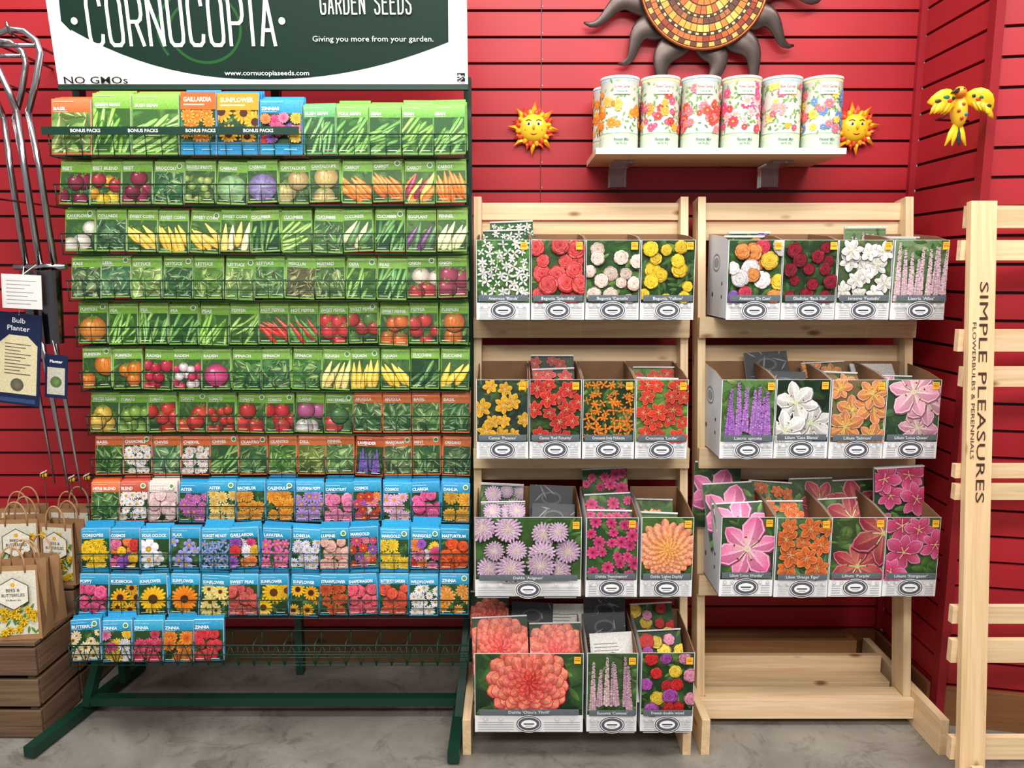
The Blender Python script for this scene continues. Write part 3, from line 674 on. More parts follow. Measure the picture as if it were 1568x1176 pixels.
p.text('SIMPLE PLEASURES',0,0,.022,(70,48,40),w=.55,bold=.0)
p.text('FLOWERBULBS & PERENNIALS',.10,-.016,.0095,(70,48,40),w=.34,bold=.0)
p.obj('wooden_display_rack')

# ================================================================== BULB BOXES
BR=(136,100,72)
def bulb_box(X0,X1,dF,zb,zt,spec,name_txt,packs,depth=.215,seed=0,side_logo=False):
    p=P(); R=random.Random(seed); w=X1-X0;h=zt-zb;yF=Yd(dF);yB=yF+depth;t=.0025;rise=.026
    zb+=.001
    p.abox(X0,X1,yF,yF+t,zb,zt,(232,232,232),'paper')
    p.abox(X0+t,X1-t,yF+t,yF+t*2,zb,zt-.001,BR,'kraft')
    p.abox(X0,X1,yB-t,yB,zb,zt+rise,BR,'kraft')
    p.abox(X0,X1,yF+t,yB-t,zb,zb+t,BR,'kraft')
    for sx in (0,1):
        xa=X0 if sx==0 else X1-t; 
        pr=[(yF+t,zb),(yB-t,zb),(yB-t,zt+rise),(yF+t+.07,zt+rise*.55),(yF+t,zt)]
        A=[V((xa,a_,b_)) for a_,b_ in pr]; B=[V((xa+t,a_,b_)) for a_,b_ in pr]
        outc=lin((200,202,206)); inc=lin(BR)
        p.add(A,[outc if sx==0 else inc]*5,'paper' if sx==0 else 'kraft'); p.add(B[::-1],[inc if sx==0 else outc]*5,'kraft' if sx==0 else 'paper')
        for i in range(5):
            j=(i+1)%5; p.add([A[i],B[i],B[j],A[j]],[inc]*4,'kraft')
    if side_logo:
        p.frame((X0,yB,zb),(0,-1,0),(0,0,1),(-1,0,0))
        p.disc(depth*.45,h*.72,.04,(120,122,128),(120,122,128),18,ry=.026,m='paper'); p.disc(depth*.45,h*.72,.034,(210,210,212),(210,210,212),18,ry=.020,m='paper'); p.disc(depth*.45,h*.72,.028,(140,142,148),(140,142,148),18,ry=.015,m='paper')
        for q in (.28,.45): p.disc(depth*.75,h*q,.006,(60,50,45),(60,50,45),8)
        p.disc(depth*.3,h*.3,.008,(50,40,35),(50,40,35),10)
    # front print
    p.frame((X0,yF,zb),(1,0,0),(0,0,1),(0,-1,0))
    p.rect(0,0,w,h,(234,234,234),m='paper')
    yp=h*.215
    art(p,R,spec,.0015,yp,w-.003,h-yp-.001,1.8)
    p.dl=3e-5
    p.rect(w*.04,yp+.004,w*.92,.017,(88,96,102),(100,108,112))
    p.text(name_txt,w*.5,yp+.0085,.008,(215,218,220),w=min(w*.62,len(name_txt)*.0050),align='C',bold=.01)
    cyr=h*.12
    p.disc(w/2,cyr,.036,(236,236,236),(236,236,236),24,ry=.025,m='paper')
    p.disc(w/2,cyr,.034,(74,76,84),(74,76,84),24,ry=.0235,m='paper')
    p.disc(w/2,cyr,.031,(236,236,236),(236,236,236),24,ry=.0205,m='paper')
    p.disc(w/2,cyr,.029,(84,86,94),(84,86,94),24,ry=.019,m='paper')
    p.disc(w/2,cyr,.021,(240,240,240),(240,240,240),24,ry=.0115,m='paper')
    p.rect(w/2-.014,cyr-.002,.028,.004,(70,70,76)); p.rect(w/2-.01,cyr-.007,.02,.002,(130,130,136))
    for q in (.05,.08,.11,.14):
        p.rect(.008,h*q,max(.004,w/2-.048),.0018,(165,165,170)); p.rect(w/2+.040,h*q,max(.004,w/2-.048),.0018,(165,165,170))
    for q in (.1,.24,.76,.9): p.disc(w*q,h*.185,.0055,(225,225,225),(190,190,196),8)
    p.rect(.006,.004,w*.3,.0025,(175,175,180)); p.rect(w*.65,.004,w*.3,.0025,(175,175,180))
    p.rect(w-.026,h-.026,.018,.020,(244,186,50)); p.rect(w-.024,h-.018,.014,.003,(190,100,40)); p.rect(w-.024,h-.012,.012,.002,(200,120,50))
    p.dl=1.5e-5
    # packs inside
    for (fx,pwid,dep,dz,tilt,sp) in packs:
        rl=R.uniform(-.07,.07); hp=.19
        ux=V((math.cos(rl),0,math.sin(rl))); up0=V((0,math.sin(tilt),math.cos(tilt))); uy=(up0-ux*up0.dot(ux)).normalized(); n=ux.cross(uy)
        if n.y>0:n=-n
        topc=V((X0+w*fx,yF+dep,zt+dz)); hp=min(hp,(zt+dz-zb-.012)/max(.3,uy.z)); hp=min(hp,(dep-.012)/max(.001,uy.y))
        o=topc-uy*hp-ux*pwid/2
        p.box(o+ux*pwid/2+uy*hp/2-n*.004,ux*pwid,uy*hp,n*.007,(190,190,186),'paper')
        p.frame(o,ux,uy,n)
        if sp=='dark':
            p.rect(0,0,pwid,hp,(46,46,48),(66,66,68)); p.disc(pwid/2,hp*.8,.03,(120,120,122),(90,90,92),14,ry=.02); p.disc(pwid/2,hp*.8,.024,(56,56,58),(56,56,58),14,ry=.014)
            for q in range(6): p.rect(.01,hp*.4+q*.008,pwid-.02,.0016,(130,130,130))
            for q in range(7): a_=R.random()*3; l=R.uniform(.02,.05); p.clip=(0,0,pwid,hp); p.petal(R.random()*pwid,hp*R.uniform(.4,1),a_,l,.004,(170,170,172),(110,110,112)); p.clip=None
        elif sp=='white':
            p.rect(0,0,pwid,hp,(205,202,195)); 
            for q in range(9): p.rect(.01,hp-.03-q*.009,pwid*R.uniform(.5,.8),.002,(110,110,108))
            p.disc(pwid*.5,hp*.6,.022,(150,124,98),(110,92,76),12)
        else:
            art(p,R,sp,0,0,pwid,hp-.004,1.0); p.rect(0,hp-.004,pwid,.004,(205,205,205))
    return p.obj('flower_bulb_box')
# artwork for every box
A_white=F('star',(225,232,225),(250,250,250),44,r=.1,bg=(40,80,40),l1=(60,120,50),l2=(130,185,90),nl=40)
A_beg=F('rose',(205,45,50),(242,110,104),14,r=.165,bg=(50,70,40))
A_cream=F('rose',(222,190,172),(246,232,220),13,r=.13)
A_yel=F('rose',(228,182,25),(250,222,66),13,r=.13,bg=(18,34,22))
A_canY=F('lily',(235,155,25),(246,188,35),12,r=.17,bg=(36,46,44),l1=(50,80,50),l2=(90,120,70))
A_canR=F('lily',(180,22,22),(225,58,42),14,r=.18,bg=(36,44,30),l2=(74,100,50))
A_croO=F('star',(230,105,25),(246,145,45),42,r=.10,bg=(18,34,22))
A_croR=F('lily',(205,40,25),(232,70,40),15,r=.19,bg=(90,130,56),l1=(80,130,50),l2=(155,190,95))
A_dahL=F('dahlia',(150,104,152),(228,198,228),12,r=.21,n=20,rings=6,W=.22,bg=(48,72,36),ci=(236,220,200))
A_dahP=F('daisy',(180,22,85),(236,88,144),22,r=.13,n=9,W=.5,dc=(140,20,55),bg=(36,62,34),dr=.2)
A_dahO=F('dahlia',(226,105,40),(248,176,140),1,r=.6,rings=9,n=20,W=.28,ci=(248,180,76),bg=(60,86,40),ol=1)
A_coral=F('dahlia',(196,36,40),(250,150,122),1,r=.64,rings=9,n=16,W=.40,ci=(214,52,46),bg=(30,50,34),cy=.55,ol=1)
A_euc=F('spike',(228,196,190),(190,145,160),7,r=.075,l2=(130,170,100),bg=(56,76,44))
A_fre=('rose',[(0,0,0),(0,0,0)],15,{'multi':[((190,25,32),(226,56,54)),((232,192,36),(248,222,84)),((212,115,150),(238,172,200)),((145,52,145),(184,98,184))],'r':.15})
A_ane=('rose',[(0,0,0),(0,0,0)],15,{'multi':[((190,34,62),(230,74,102)),((232,184,36),(248,218,84)),((116,60,170),(164,108,212)),((232,228,228),(250,250,250)),((230,128,56),(244,168,94))],'r':.16})
A_gla=F('rose',(100,12,28),(158,28,50),14,r=.12,bg=(28,44,26),l2=(74,120,56))
A_ism=F('lily',(234,238,222),(248,248,244),12,r=.19,bg=(66,86,56),l1=(70,100,56),l2=(130,156,90))
A_liaW=F('spike',(232,200,198),(216,182,190),9,r=.07,bg=(96,122,84),l2=(160,188,130))
A_liaP=F('spike',(156,92,190),(184,118,204),8,r=.08,bg=(76,112,64),l2=(144,180,94))
A_lilW=F('lily',(228,234,216),(248,248,248),3,r=.40,bg=(18,32,22),l1=(32,60,34),l2=(64,100,56))
A_lilO=F('lily',(244,188,80),(232,142,104),6,r=.32,bg=(120,84,64),rib=(244,196,90))
A_lilP=F('lily',(242,210,208),(238,164,192),3,r=.46,bg=(46,70,50),l2=(94,130,84))
A_lotP=F('lily',(246,196,208),(226,100,158),1,r=.66,bg=(36,54,34),rib=(248,214,222),ang=.3)
A_tig=F('lily',(215,80,28),(238,122,50),10,r=.21,bg=(56,84,54),l2=(144,180,124))
A_drk=F('lily',(210,140,112),(160,30,58),2,r=.54,bg=(46,54,34),rib=(218,124,110))
A_sta=F('lily',(200,30,84),(232,112,158),5,r=.34,bg=(34,62,40),rib=(190,16,70))
DK='dark'; WT='white'
def xs4(a,b_,n=4,gap=.003):
    w=(b_-a)/n; return [(a+i*w+gap/2,a+(i+1)*w-gap/2) for i in range(n)]
def row(a,b_,k,specs,widths=None,sd=0,logo=False):
    dF=(2.10,2.05,1.98,1.92)[k]; z=ZK[k]
    xs=widths or xs4(a,b_,len(specs))
    for i,((x0_,x1_),(sp,nm,pk_)) in enumerate(zip(xs,specs)):
        bulb_box(x0_,x1_,dF+(.002*((i*7+k)%3)),z,z+(.214,.218,.223,.226)[k],sp,nm,pk_,seed=100+sd*37+k*9+i,side_logo=(logo and i==0))
row(-.098,.495,0,[(A_white,"Anemone 'Blanda'",[(.65,.125,.19,.062,.1,A_white),(.5,.12,.15,.035,.12,A_white)]),(A_beg,"Begonia 'Splendide'",[(.45,.12,.17,.005,.1,A_beg)]),(A_cream,"Begonia 'Camelia'",[(.5,.12,.17,.0,.1,A_cream)]),(A_yel,"Begonia 'Yellow'",[(.5,.12,.17,-.004,.1,A_yel)])],sd=1)
row(-.098,.478,1,[(A_canY,"Canna 'Picasso'",[(.5,.11,.12,-.09,.3,DK)]),(A_canR,"Canna 'Red Futurity'",[(.5,.125,.195,.045,.35,A_canR),(.5,.12,.14,.012,.45,A_canR)]),(A_croO,"Crocosmia Emily McKenzie",[(.5,.11,.12,-.09,.3,DK)]),(A_croR,"Crocosmia 'Lucifer'",[(.55,.12,.18,.012,.4,A_croR),(.55,.12,.12,-.012,.4,A_croR)])],sd=2)
wd=[(-.100,.187),(.199,.338),(.347,.487)]
row(0,0,2,[(A_dahL,"Dahlia 'Avignon'",[(.25,.125,.20,.034,.5,A_dahL),(.75,.125,.20,.032,.5,DK),(.26,.125,.13,.0,.6,A_dahL),(.76,.12,.13,-.002,.6,DK)]),(A_dahP,"Dahlia 'Fascination'",[(.5,.13,.20,.085,.25,A_dahP),(.5,.13,.13,.03,.4,A_dahP),(.5,.125,.07,.0,.5,A_dahP)]),(A_dahO,"Dahlia 'Lights Daylily'",[(.4,.12,.17,.0,.5,A_dahO),(.42,.12,.11,-.02,.5,A_dahO)])],widths=wd,sd=3)
wd=[(-.100,.191),(.201,.336),(.346,.488)]
row(0,0,3,[(A_coral,"Dahlia 'Otto's Thrill'",[(.12,.11,.205,.088,.3,A_coral),(.55,.12,.20,.055,.4,DK),(.85,.12,.20,.05,.4,WT),(.22,.155,.13,.045,.5,A_coral),(.76,.145,.13,.026,.55,A_coral)]),(A_euc,"Eucomis 'Comosa'",[(.5,.12,.20,.07,.3,DK),(.45,.12,.16,.04,.4,DK),(.55,.12,.10,.01,.5,WT)]),(A_fre,"Freesia double mixed",[(.4,.12,.20,.052,.4,A_fre),(.45,.125,.12,.008,.5,A_fre)])],widths=wd,sd=4)
row(.581,1.177,0,[(A_ane,"Anemone 'De Caen'",[(.75,.12,.19,.03,.1,A_ane),(.6,.12,.16,.018,.1,A_ane)]),(A_gla,"Gladiolus 'Back Star'",[(.5,.12,.17,.006,.1,A_gla)]),(A_ism,"Ismene 'Festalis'",[(.5,.12,.17,.0,.1,A_ism)]),(A_liaW,"Liatris 'Alba'",[(.0,.12,.185,.045,.1,A_liaW),(.5,.12,.15,.014,.1,A_liaW)])],sd=5,logo=True)
row(.565,1.160,1,[(A_liaP,"Liatris spicata",[(.5,.11,.12,-.09,.3,DK)]),(A_lilW,"Lilium 'Casa Blanca'",[(.2,.125,.2,.055,.4,DK),(.4,.125,.12,.008,.5,DK)]),(A_lilO,"Lilium 'Salmon'",[(.3,.125,.19,.025,.55,A_lilO),(.4,.125,.13,.004,.55,A_lilO)]),(A_lilP,"Lilium 'Lotus Queen'",[(.3,.125,.20,.02,.7,WT),(.45,.12,.12,-.004,.5,A_lilP)])],sd=6,logo=True)
row(.560,1.150,2,[(A_lotP,"Lilium 'Lotus Wonder'",[(.28,.135,.205,.10,.2,A_lotP),(.36,.14,.15,.055,.45,A_lotP),(.45,.14,.09,.015,.6,A_lotP)]),(A_tig,"Lilium 'Orange Tiger'",[(.3,.125,.20,.045,.45,A_tig),(.35,.125,.13,.008,.5,A_tig)]),(A_drk,"Lilium 'Purple'",[(.1,.125,.20,.055,.45,A_drk),(.4,.125,.13,.015,.5,A_drk)]),(A_sta,"Lilium 'Stargazer'",[(.5,.137,.10,.115,.02,A_sta),(-.1,.125,.20,.05,.4,A_drk)])],sd=7,logo=True)

# ================================================================== WALL SHELF + TINS
p=P()
p.abox(.232,.925,-.27,-.002,1.638,1.655,(246,240,232),'wood')
p.abox(.232,.925,-.2715,-.2702,1.638,1.655,(240,238,230),'board')
for x in (.325,.79):
    p.abox(x-.025,x+.025,-.05,-.001,1.572,1.637,(220,220,220),'acrylic'); p.abox(x-.03,x+.03,-.16,-.051,1.628,1.637,(220,220,220),'acrylic')
p.obj('wall_shelf',bevel=.0008)
tin_art=[ [((230,115,30),(246,160,70)),((238,160,60),(248,195,110)),((230,115,30),(244,140,60))], [((205,50,100),(232,110,150)),((232,140,40),(246,180,70)),((110,40,100),(150,70,130)),((190,40,50),(220,80,80))], [((205,50,40),(232,90,75)),((222,90,120),(240,140,160)),((200,50,60),(230,90,80))],
          [((220,55,120),(238,100,160)),((238,160,170),(246,195,205)),((200,50,70),(230,80,100))], [((200,55,100),(228,105,140)),((238,150,40),(248,185,80)),((235,195,90),(246,220,130)),((220,130,150),(240,170,180))], [((70,110,190),(110,150,220)),((222,85,115),(238,130,155)),((238,195,60),(248,215,100)),((60,120,200),(120,170,225))] ]
titles=['Grower Garden','Flower Garden',"Flower Garden","Flower Garden","Bee Garden","Wild Garden"]
def tin(x,y,z,pal,seed,title):
    p=P(); r=.0535; R=random.Random(seed); h=.195
    silver=(190,194,196); body=(222,222,210)
    prof=[(0.0,z),(r,z),(r+.001,z+.002),(r,z+.006),(r,z+h-.008),(r+.0015,z+h-.006),(r+.0015,z+h),(r-.003,z+h),(r-.003,z+h-.005),(0,z+h-.005)]
    p.lathe(x,y,prof,[silver,silver,silver,body,body,body,body,silver,silver],'gloss',64)
    p.cyl(x,y,z,r); c=2*math.pi*r; hw=c/2*.995
    def strip(y0,y1,col,n=90,a=None):
        a=a or hw
        for i in range(n):
            x0_=-a+2*a*i/n; p.rect(x0_,y0,2*a/n,y1-y0,col,m='print'); p.lay-=p.dl
        p.lay+=p.dl
    strip(.008,.034,(196,214,196)); strip(.034,.040,(226,222,180)); strip(.040,.044,(150,186,166))
    strip(h-.014,h-.008,(232,216,155) if seed%2 else (176,198,216))
    p.lay=.0007; p.dl=4e-6
    for i in range(170):
        xx=R.uniform(-hw*.95,hw*.95); yy=R.uniform(.046,h-.02); g=mix((70,130,70),(150,180,90),R.random())
        p.petal(xx,yy,R.random()*6.28,R.uniform(.008,.016),.0055,g,mix(g,(255,255,200),.2))
    big=R.uniform(.011,.015)
    for i in range(52):
        xx=R.uniform(-hw*.95,hw*.95); yy=R.uniform(.052,h-.066) if R.random()<.85 else R.uniform(h-.06,h-.022); a_,b_=R.choice(pal)
        o_=R.random(); rr=big*R.uniform(.55,1.15)
        for k in range(7): p.petal(xx,yy,o_+k*.9,rr,rr*.62,a_,b_,rnd=True)
        p.disc(xx,yy,rr*.28,(240,210,90),(200,150,40),6)
    strip(h-.050,h-.018,(236,236,222),12,.023)
    p.lay+=2e-4
    p.text(title,0,h-.034,.0085,(170,80,60),w=.042,align='C'); p.text('Wildflower Mix',0,h-.045,.005,(90,110,100),w=.03,align='C')
    p.text('Flower Mix',0,.022,.007,(80,120,100),w=.04,align='C'); p.text('Net Wt. 30 g',0,.012,.005,(80,110,100),w=.028,align='C')
    return p.obj('flower_seed_tin')
for i in range(6):
    tin(.3035+i*.1142,-.205,1.6555,tin_art[i],20+i,titles[i])
for i in range(6):
    tin(.296+i*.1142,-.082,1.6555,tin_art[i],40+i,titles[i])

# ================================================================== ORNAMENTS
def small_sun(x,z,rot=0,seed=0):
    p=P(); y=-.014; c=V((x,y,z))
    for k in range(16):
        a=rot+k*2*math.pi/16; L=.083 if k%2==0 else .07; u=V((math.cos(a),0,math.sin(a))); s=V((-math.sin(a),0,math.cos(a)))
        w=.012; b0=c+u*.042; pts=[b0-s*w,b0+s*w]; tip=c+u*L+s*.006*(1 if k%2 else -1); mid=c+u*.058+V((0,-.008,0))
        c1=lin((245,190,35)) if k%2==0 else lin((230,90,40)); c2=lin((215,70,35)) if k%2==0 else lin((190,40,40))
        for tri,cc in (((pts[0],mid,tip),[c1,c1,c2]),((mid,pts[1],tip),[c1,c1,c2]),((pts[0],pts[1],mid),[c1]*3),((pts[0],tip,pts[1]),[c1]*3)):
            p.add(list(tri),cc,'gloss')
    for k in range(16):
        a=rot+(k+.5)*2*math.pi/16; u=V((math.cos(a),0,math.sin(a))); s=V((-math.sin(a),0,math.cos(a)))
        p.ell(c+u*.043+V((0,-.004,0)),u*.014,s*.008,V((0,.006,0)),(225,80,40) if k%2 else (245,165,35),'gloss',10)
    p.ell(c,(.044,0,0),(0,0,.044),(0,-.024,0),(242,196,45),'gloss',22)
    f=c+V((0,-.021,0))
    for sx in (-1,1):
        p.ell(f+V((sx*.015,.002,.010)),(.008,0,0),(0,0,.0055),(0,-.004,0),(250,250,245),'gloss',12)
        p.ell(f+V((sx*.015,-.001,.010)),(.0038,0,0),(0,0,.0045),(0,-.003,0),(30,60,110),'gloss',10)
        p.ell(f+V((sx*.022,.005,-.007)),(.007,0,0),(0,0,.006),(0,-.004,0),(240,120,60),'gloss',10)
        p.tube([f+V((sx*.007,.0,.019)),f+V((sx*.015,.0,.023)),f+V((sx*.024,.005,.019))],.0013,(120,50,20),'gloss',6)
    p.ell(f+V((0,-.002,.0)),(.0045,0,0),(0,0,.009),(0,-.006,0),(240,165,30),'gloss',10)
    p.tube([f+V((q*.017,.0035*abs(q),-.013-.008*(1-q*q))) for q in (-1,-.6,-.2,.2,.6,1)],.0022,(190,40,30),'gloss',6)
    return p.obj('sun_wall_ornament')
small_sun(.066,1.752,0,1); small_sun(1.052,1.752,.2,2)

# big metal sun: broad flame-like rays around a mosaic disc
p=P(); cx,cz=.566,2.158; y0=-.03
BZ=(84,72,68)
for k in range(14):
    a0=-math.pi/2+.10+k*2*math.pi/14; pts=[];rr=[]; L=.20 if k%2 else .165; sgn=1 if math.cos(a0)>0 else -1
    for i in range(15):
        t=i/14; r=.150+(L+.015)*t; a=a0+sgn*(.13*math.sin(t*math.pi*1.7-.2)+.16*t*t)
        pts.append(V((cx+r*math.cos(a),y0+.004-.010*math.sin(t*math.pi),cz+r*math.sin(a)))); rr.append(.040*(1-t)**.85*(1+.18*math.sin(t*7))+.003)
    p.tube(pts,rr,BZ,'metal',14,flat=.33)
def ringq(r0,r1,n,cols,yy,gap=.0010,m='print'):
    for i in range(n):
        a=2*math.pi*i/n+gap/r1; b_=2*math.pi*(i+1)/n-gap/r1; c=lin(cols(i) if callable(cols) else cols[i%len(cols)])
        q=[V((cx+r*math.cos(t),yy,cz+r*math.sin(t))) for r,t in ((r0+gap,a),(r0+gap,b_),(r1-gap,b_),(r1-gap,a))]
        p.add(q,[c]*4,m)
n=48
ya=y0-.03; r1=.186
for i in range(n):
    a=2*math.pi*i/n;b_=2*math.pi*(i+1)/n
    p.add([V((cx,ya,cz)),V((cx+r1*math.cos(a),ya,cz+r1*math.sin(a))),V((cx+r1*math.cos(b_),ya,cz+r1*math.sin(b_)))],[lin((50,30,22))]*3,'print')
    p.add([V((cx+r1*math.cos(a),ya,cz+r1*math.sin(a))),V((cx+r1*math.cos(a),ya+.028,cz+r1*math.sin(a))),V((cx+r1*math.cos(b_),ya+.028,cz+r1*math.sin(b_))),V((cx+r1*math.cos(b_),ya,cz+r1*math.sin(b_)))],[lin(BZ)]*4,'metal')
p.tube([V((cx+.187*math.cos(2*math.pi*i/48),y0-.03,cz+.187*math.sin(2*math.pi*i/48))) for i in range(48)],.005,(150,80,40),'metal',8,closed=True)
Rr=random.Random(5)
yy=y0-.0312
ringq(.168,.182,60,[(206,160,80),(96,46,24)],yy)
ringq(.150,.167,52,lambda i:Rr.choice([(176,70,26),(200,100,36),(140,48,22),(190,84,30)]),yy)
ringq(.141,.149,80,[(220,196,130),(60,34,26)],yy)
ringq(.118,.140,44,lambda i:Rr.choice([(214,150,54),(224,176,84),(196,116,42)]),yy)
ringq(.100,.117,40,lambda i:Rr.choice([(160,96,46),(120,62,32),(92,50,34)]),yy)
ringq(.092,.099,60,[(220,196,130),(80,44,28)],yy)
ringq(.066,.091,30,lambda i:Rr.choice([(216,156,62),(170,90,36),(224,186,104)]),yy)
ringq(.035,.065,20,lambda i:Rr.choice([(176,70,26),(200,112,40)]),yy)
ringq(.003,.034,12,lambda i:Rr.choice([(224,186,98),(214,160,54)]),yy)
p.obj('metal_sun_wall_art')

# bird wall ornament (spread wings) hung from the right wall on a peg
p=P(); c=V((1.148,-.412,1.724)); YL=(240,196,36)
p.ell(c,(.020,0,.004),(0,.022,0),(-.004,0,.042),(236,170,44),'gloss',18,(240,190,40))
p.ell(c+V((-.008,-.012,.044)),(.016,0,0),(0,.017,0),(0,0,.015),YL,'gloss',14,(200,60,36))
p.tube([c+V((-.018,-.020,.046)),c+V((-.030,-.026,.045)),c+V((-.040,-.028,.038))],[.0065,.0045,.001],(50,44,44),'gloss',8)
for sx in (-1,1): p.ell(c+V((-.012+sx*.007,-.026,.050)),(.003,0,0),(0,.002,0),(0,0,.003),(20,20,20),'gloss',8)
for sx in (-1,1):
    pts=[];
    for i in range(9):
        t=i/8
        if sx<0: pts.append(c+V((-(.012+.078*t),-.004-.02*math.sin(t*2.6),.020+.006*math.sin(t*3)-.002*t)))
        else: pts.append(c+V((.010+.062*t,-.004-.02*math.sin(t*2.6),.026+.012*math.sin(t*2.4)-.046*t*t)))
    p.tube(pts,[.012,.018,.023,.026,.026,.024,.019,.012,.002],YL,'gloss',14,flat=.28)
    for j,t in enumerate((.3,.45,.6,.75)):
        q=pts[int(t*8)]; p.ell(q+V((0,-.0075,.004*(-1)**j)),(.009,0,0),(0,.0015,0),(0,0,.005),((40,36,30),(206,60,36),(40,110,90),(60,50,40))[j],'gloss',8)
    for j in range(5):
        q=pts[2+j]; p.tube([q+V((0,-.004,-.008)),q+V((sx*.010,-.005,-.026)),q+V((sx*.018,-.004,-.036))],[.008,.007,.001],YL if j%2 else (216,160,30),'gloss',8,flat=.4)
for q in (-.5,-.2,.1,.4):
    p.tube([c+V((.0,0,-.030)),c+V((q*.03,.0,-.056)),c+V((q*.06,-.002,-.086))],[.010,.009,.002],YL if abs(q)>.15 else (60,60,70),'gloss',10,flat=.5)
for q in ((0,-.02,.014),(-.010,-.019,-.002),(.008,-.02,-.010),(-.002,-.0205,-.020)): p.ell(c+V(q),(.005,0,0),(0,.004,0),(0,0,.0045),(196,60,50) if q[0]<0.005 else (60,130,170),'gloss',8)
p.tube([c+V((0,.012,.0)),c+V((.0,.11,.0)),c+V((.101,.13,.0))],.003,(120,120,120),'chrome',8)
p.obj('bird_wall_ornament')

# ================================================================== LEFT SIDE: HANGING TOOLS
def tool(dx,dy):
    p=P(); CH=(190,190,194); y=Yd(2.13)+dy
    o=V((dx,y,0))
    loop=[(-1.300,1.735),(-1.322,1.80),(-1.350,1.87),(-1.352,1.905),(-1.335,1.935),(-1.30,1.945),(-1.262,1.940),(-1.232,1.915),(-1.226,1.885),(-1.245,1.81),(-1.272,1.735)]
    p.tube([o+V((a,0,b_)) for a,b_ in loop],.0085,CH,'chrome',12)
    p.tube([o+V((-1.300,0,1.74)),o+V((-1.296,0,1.6)),o+V((-1.276,0,1.32))],.0085,CH,'chrome',12)
    p.tube([o+V((-1.272,0,1.74)),o+V((-1.255,0,1.6)),o+V((-1.236,0,1.32))],.0085,CH,'chrome',12)
    p.tube([o+V((-1.338,0,1.905)),o+V((-1.237,0,1.905))],.006,CH,'chrome',12)
    p.tube([o+V((-1.31,0,1.33)),o+V((-1.205,0,1.33))],.009,CH,'chrome',12)
    for i in range(20):
        a=math.pi*1.8*i/20-.9*math.pi; b_=math.pi*1.8*(i+1)/20-.9*math.pi
        q=[]
        for r,z,t in ((.034,1.32,a),(.034,1.32,b_),(.027,1.12,b_),(.027,1.12,a)): q.append(o+V((-1.258+r*math.sin(t),-r*math.cos(t),z)))
        p.add(q,[lin((110,110,114))]*4,'chrome',True)
    for k in range(2):
        x=-1.30+.035*k
        p.tube([o+V((x,.02,1.12)),o+V((x+.01,.02,1.0)),o+V((x+.05,.0,.69))],[.007,.006,.002],CH,'chrome',10)
    p.tube([V((dx-1.29,-.002,1.93)),V((dx-1.29,y-.02,1.93)),V((dx-1.29,y-.03,1.955))],.004,(150,150,150),'chrome',8)
    return p.obj('bulb_planter_tool')
tool(-.015,0); tool(-.115,.10)
n=V((0,-1,0))
p=P()
ux=V((1,0,-.12)).normalized(); uy=V((.12,0,1)).normalized()
o=V((-1.412,Yd(2.07),.965))
p.box(o+ux*.06+uy*.125+V((0,.002,0)),ux*.12,uy*.25,(0,.003,0),(28,40,84),'print'); p.frame(o,ux,uy,n); p.dl=5e-5
p.rect(0,0,.12,.25,(26,36,68))
p.poly([(.008,.03),(.112,.03),(.112,.165),(.085,.19),(.035,.19),(.008,.165)],(212,200,160))
p.text('Bulb',.06,.224,.014,WHITE,w=.035,align='C',bold=0); p.text('Planter',.06,.203,.014,WHITE,w=.06,align='C',bold=0)
for q in range(10): p.rect(.025,.165-q*.009,.07-(q%3)*.014,.0022,(90,80,70))
p.disc(.06,.055,.018,(120,110,90),(80,80,70),12); p.rect(.01,.006,.10,.012,(50,70,110))
p.tube([o+ux*.06+uy*.245,V((-1.33,Yd(2.12),1.33))],.0012,(220,220,210),'print',5)
p.obj('product_hang_card')
p=P(); ux=V((1,0,-.05)).normalized(); uy=V((.05,0,1)).normalized(); o=V((-1.352,Yd(2.05),1.222))
p.box(o+ux*.052+uy*.045+V((0,.001,0)),ux*.105,uy*.09,(0,.0015,0),(238,236,232),'paper'); p.frame(o,ux,uy,n); p.dl=5e-5
p.rect(0,0,.105,.09,(222,220,216),m='paper')
for q in range(7): p.rect(.012,.072-q*.010,.08-(q*7%5)*.008,.0018,(140,140,145))
p.tube([o+ux*.05+uy*.085,V((-1.29,Yd(2.11),1.335))],.0012,(220,220,210),'print',5)
p.obj('paper_hang_tag')
p=P(); ux=V((1,0,-.1)).normalized(); uy=V((.1,0,1)).normalized(); o=V((-1.285,Yd(2.09),.985))
p.box(o+ux*.03+uy*.05+V((0,.002,0)),ux*.06,uy*.12,(0,.003,0),(28,40,84),'print'); p.frame(o,ux,uy,n)
p.rect(0,-.01,.06,.12,(26,36,68)); p.rect(.006,.0,.048,.075,(190,186,170)); p.disc(.03,.035,.016,(110,140,80),(80,100,60),10); p.text('Planter',.03,.088,.008,WHITE,w=.035,align='C')
p.tube([o+ux*.03+uy*.11,V((-1.275,Yd(2.12),1.16))],.001,(220,220,210),'print',5)
p.obj('product_hang_card')
# trowel with orange collar
def grip(x,y,z,rot):
    p=P(); d=V((math.sin(rot),0,-math.cos(rot))); o=V((x,y,z))
    p.tube([o,o+d*.05,o+d*.09,o+d*.12],[.012,.017,.016,.011],(34,34,36),'paint',14)
    p.tube([o-d*.035,o-d*.01,o+d*.004],[.010,.017,.012],(205,76,38),'paint',14)
    p.tube([o-d*.07,o-d*.03],.006,(170,170,172),'chrome',12)
    p.tube([o+d*.12,o+d*.15,o+d*.20,o+d*.26],[.006,.026,.024,.004],(150,150,154),'chrome',12,flat=.25)
    p.tube([V((x,-.002,z+.08)),V((x,y-.02,z+.08)),V((x,y-.025,z+.10))],.003,(150,150,150),'chrome',8)
    return p.obj('garden_trowel')
grip(-1.378,Yd(1.985),1.43,.03)
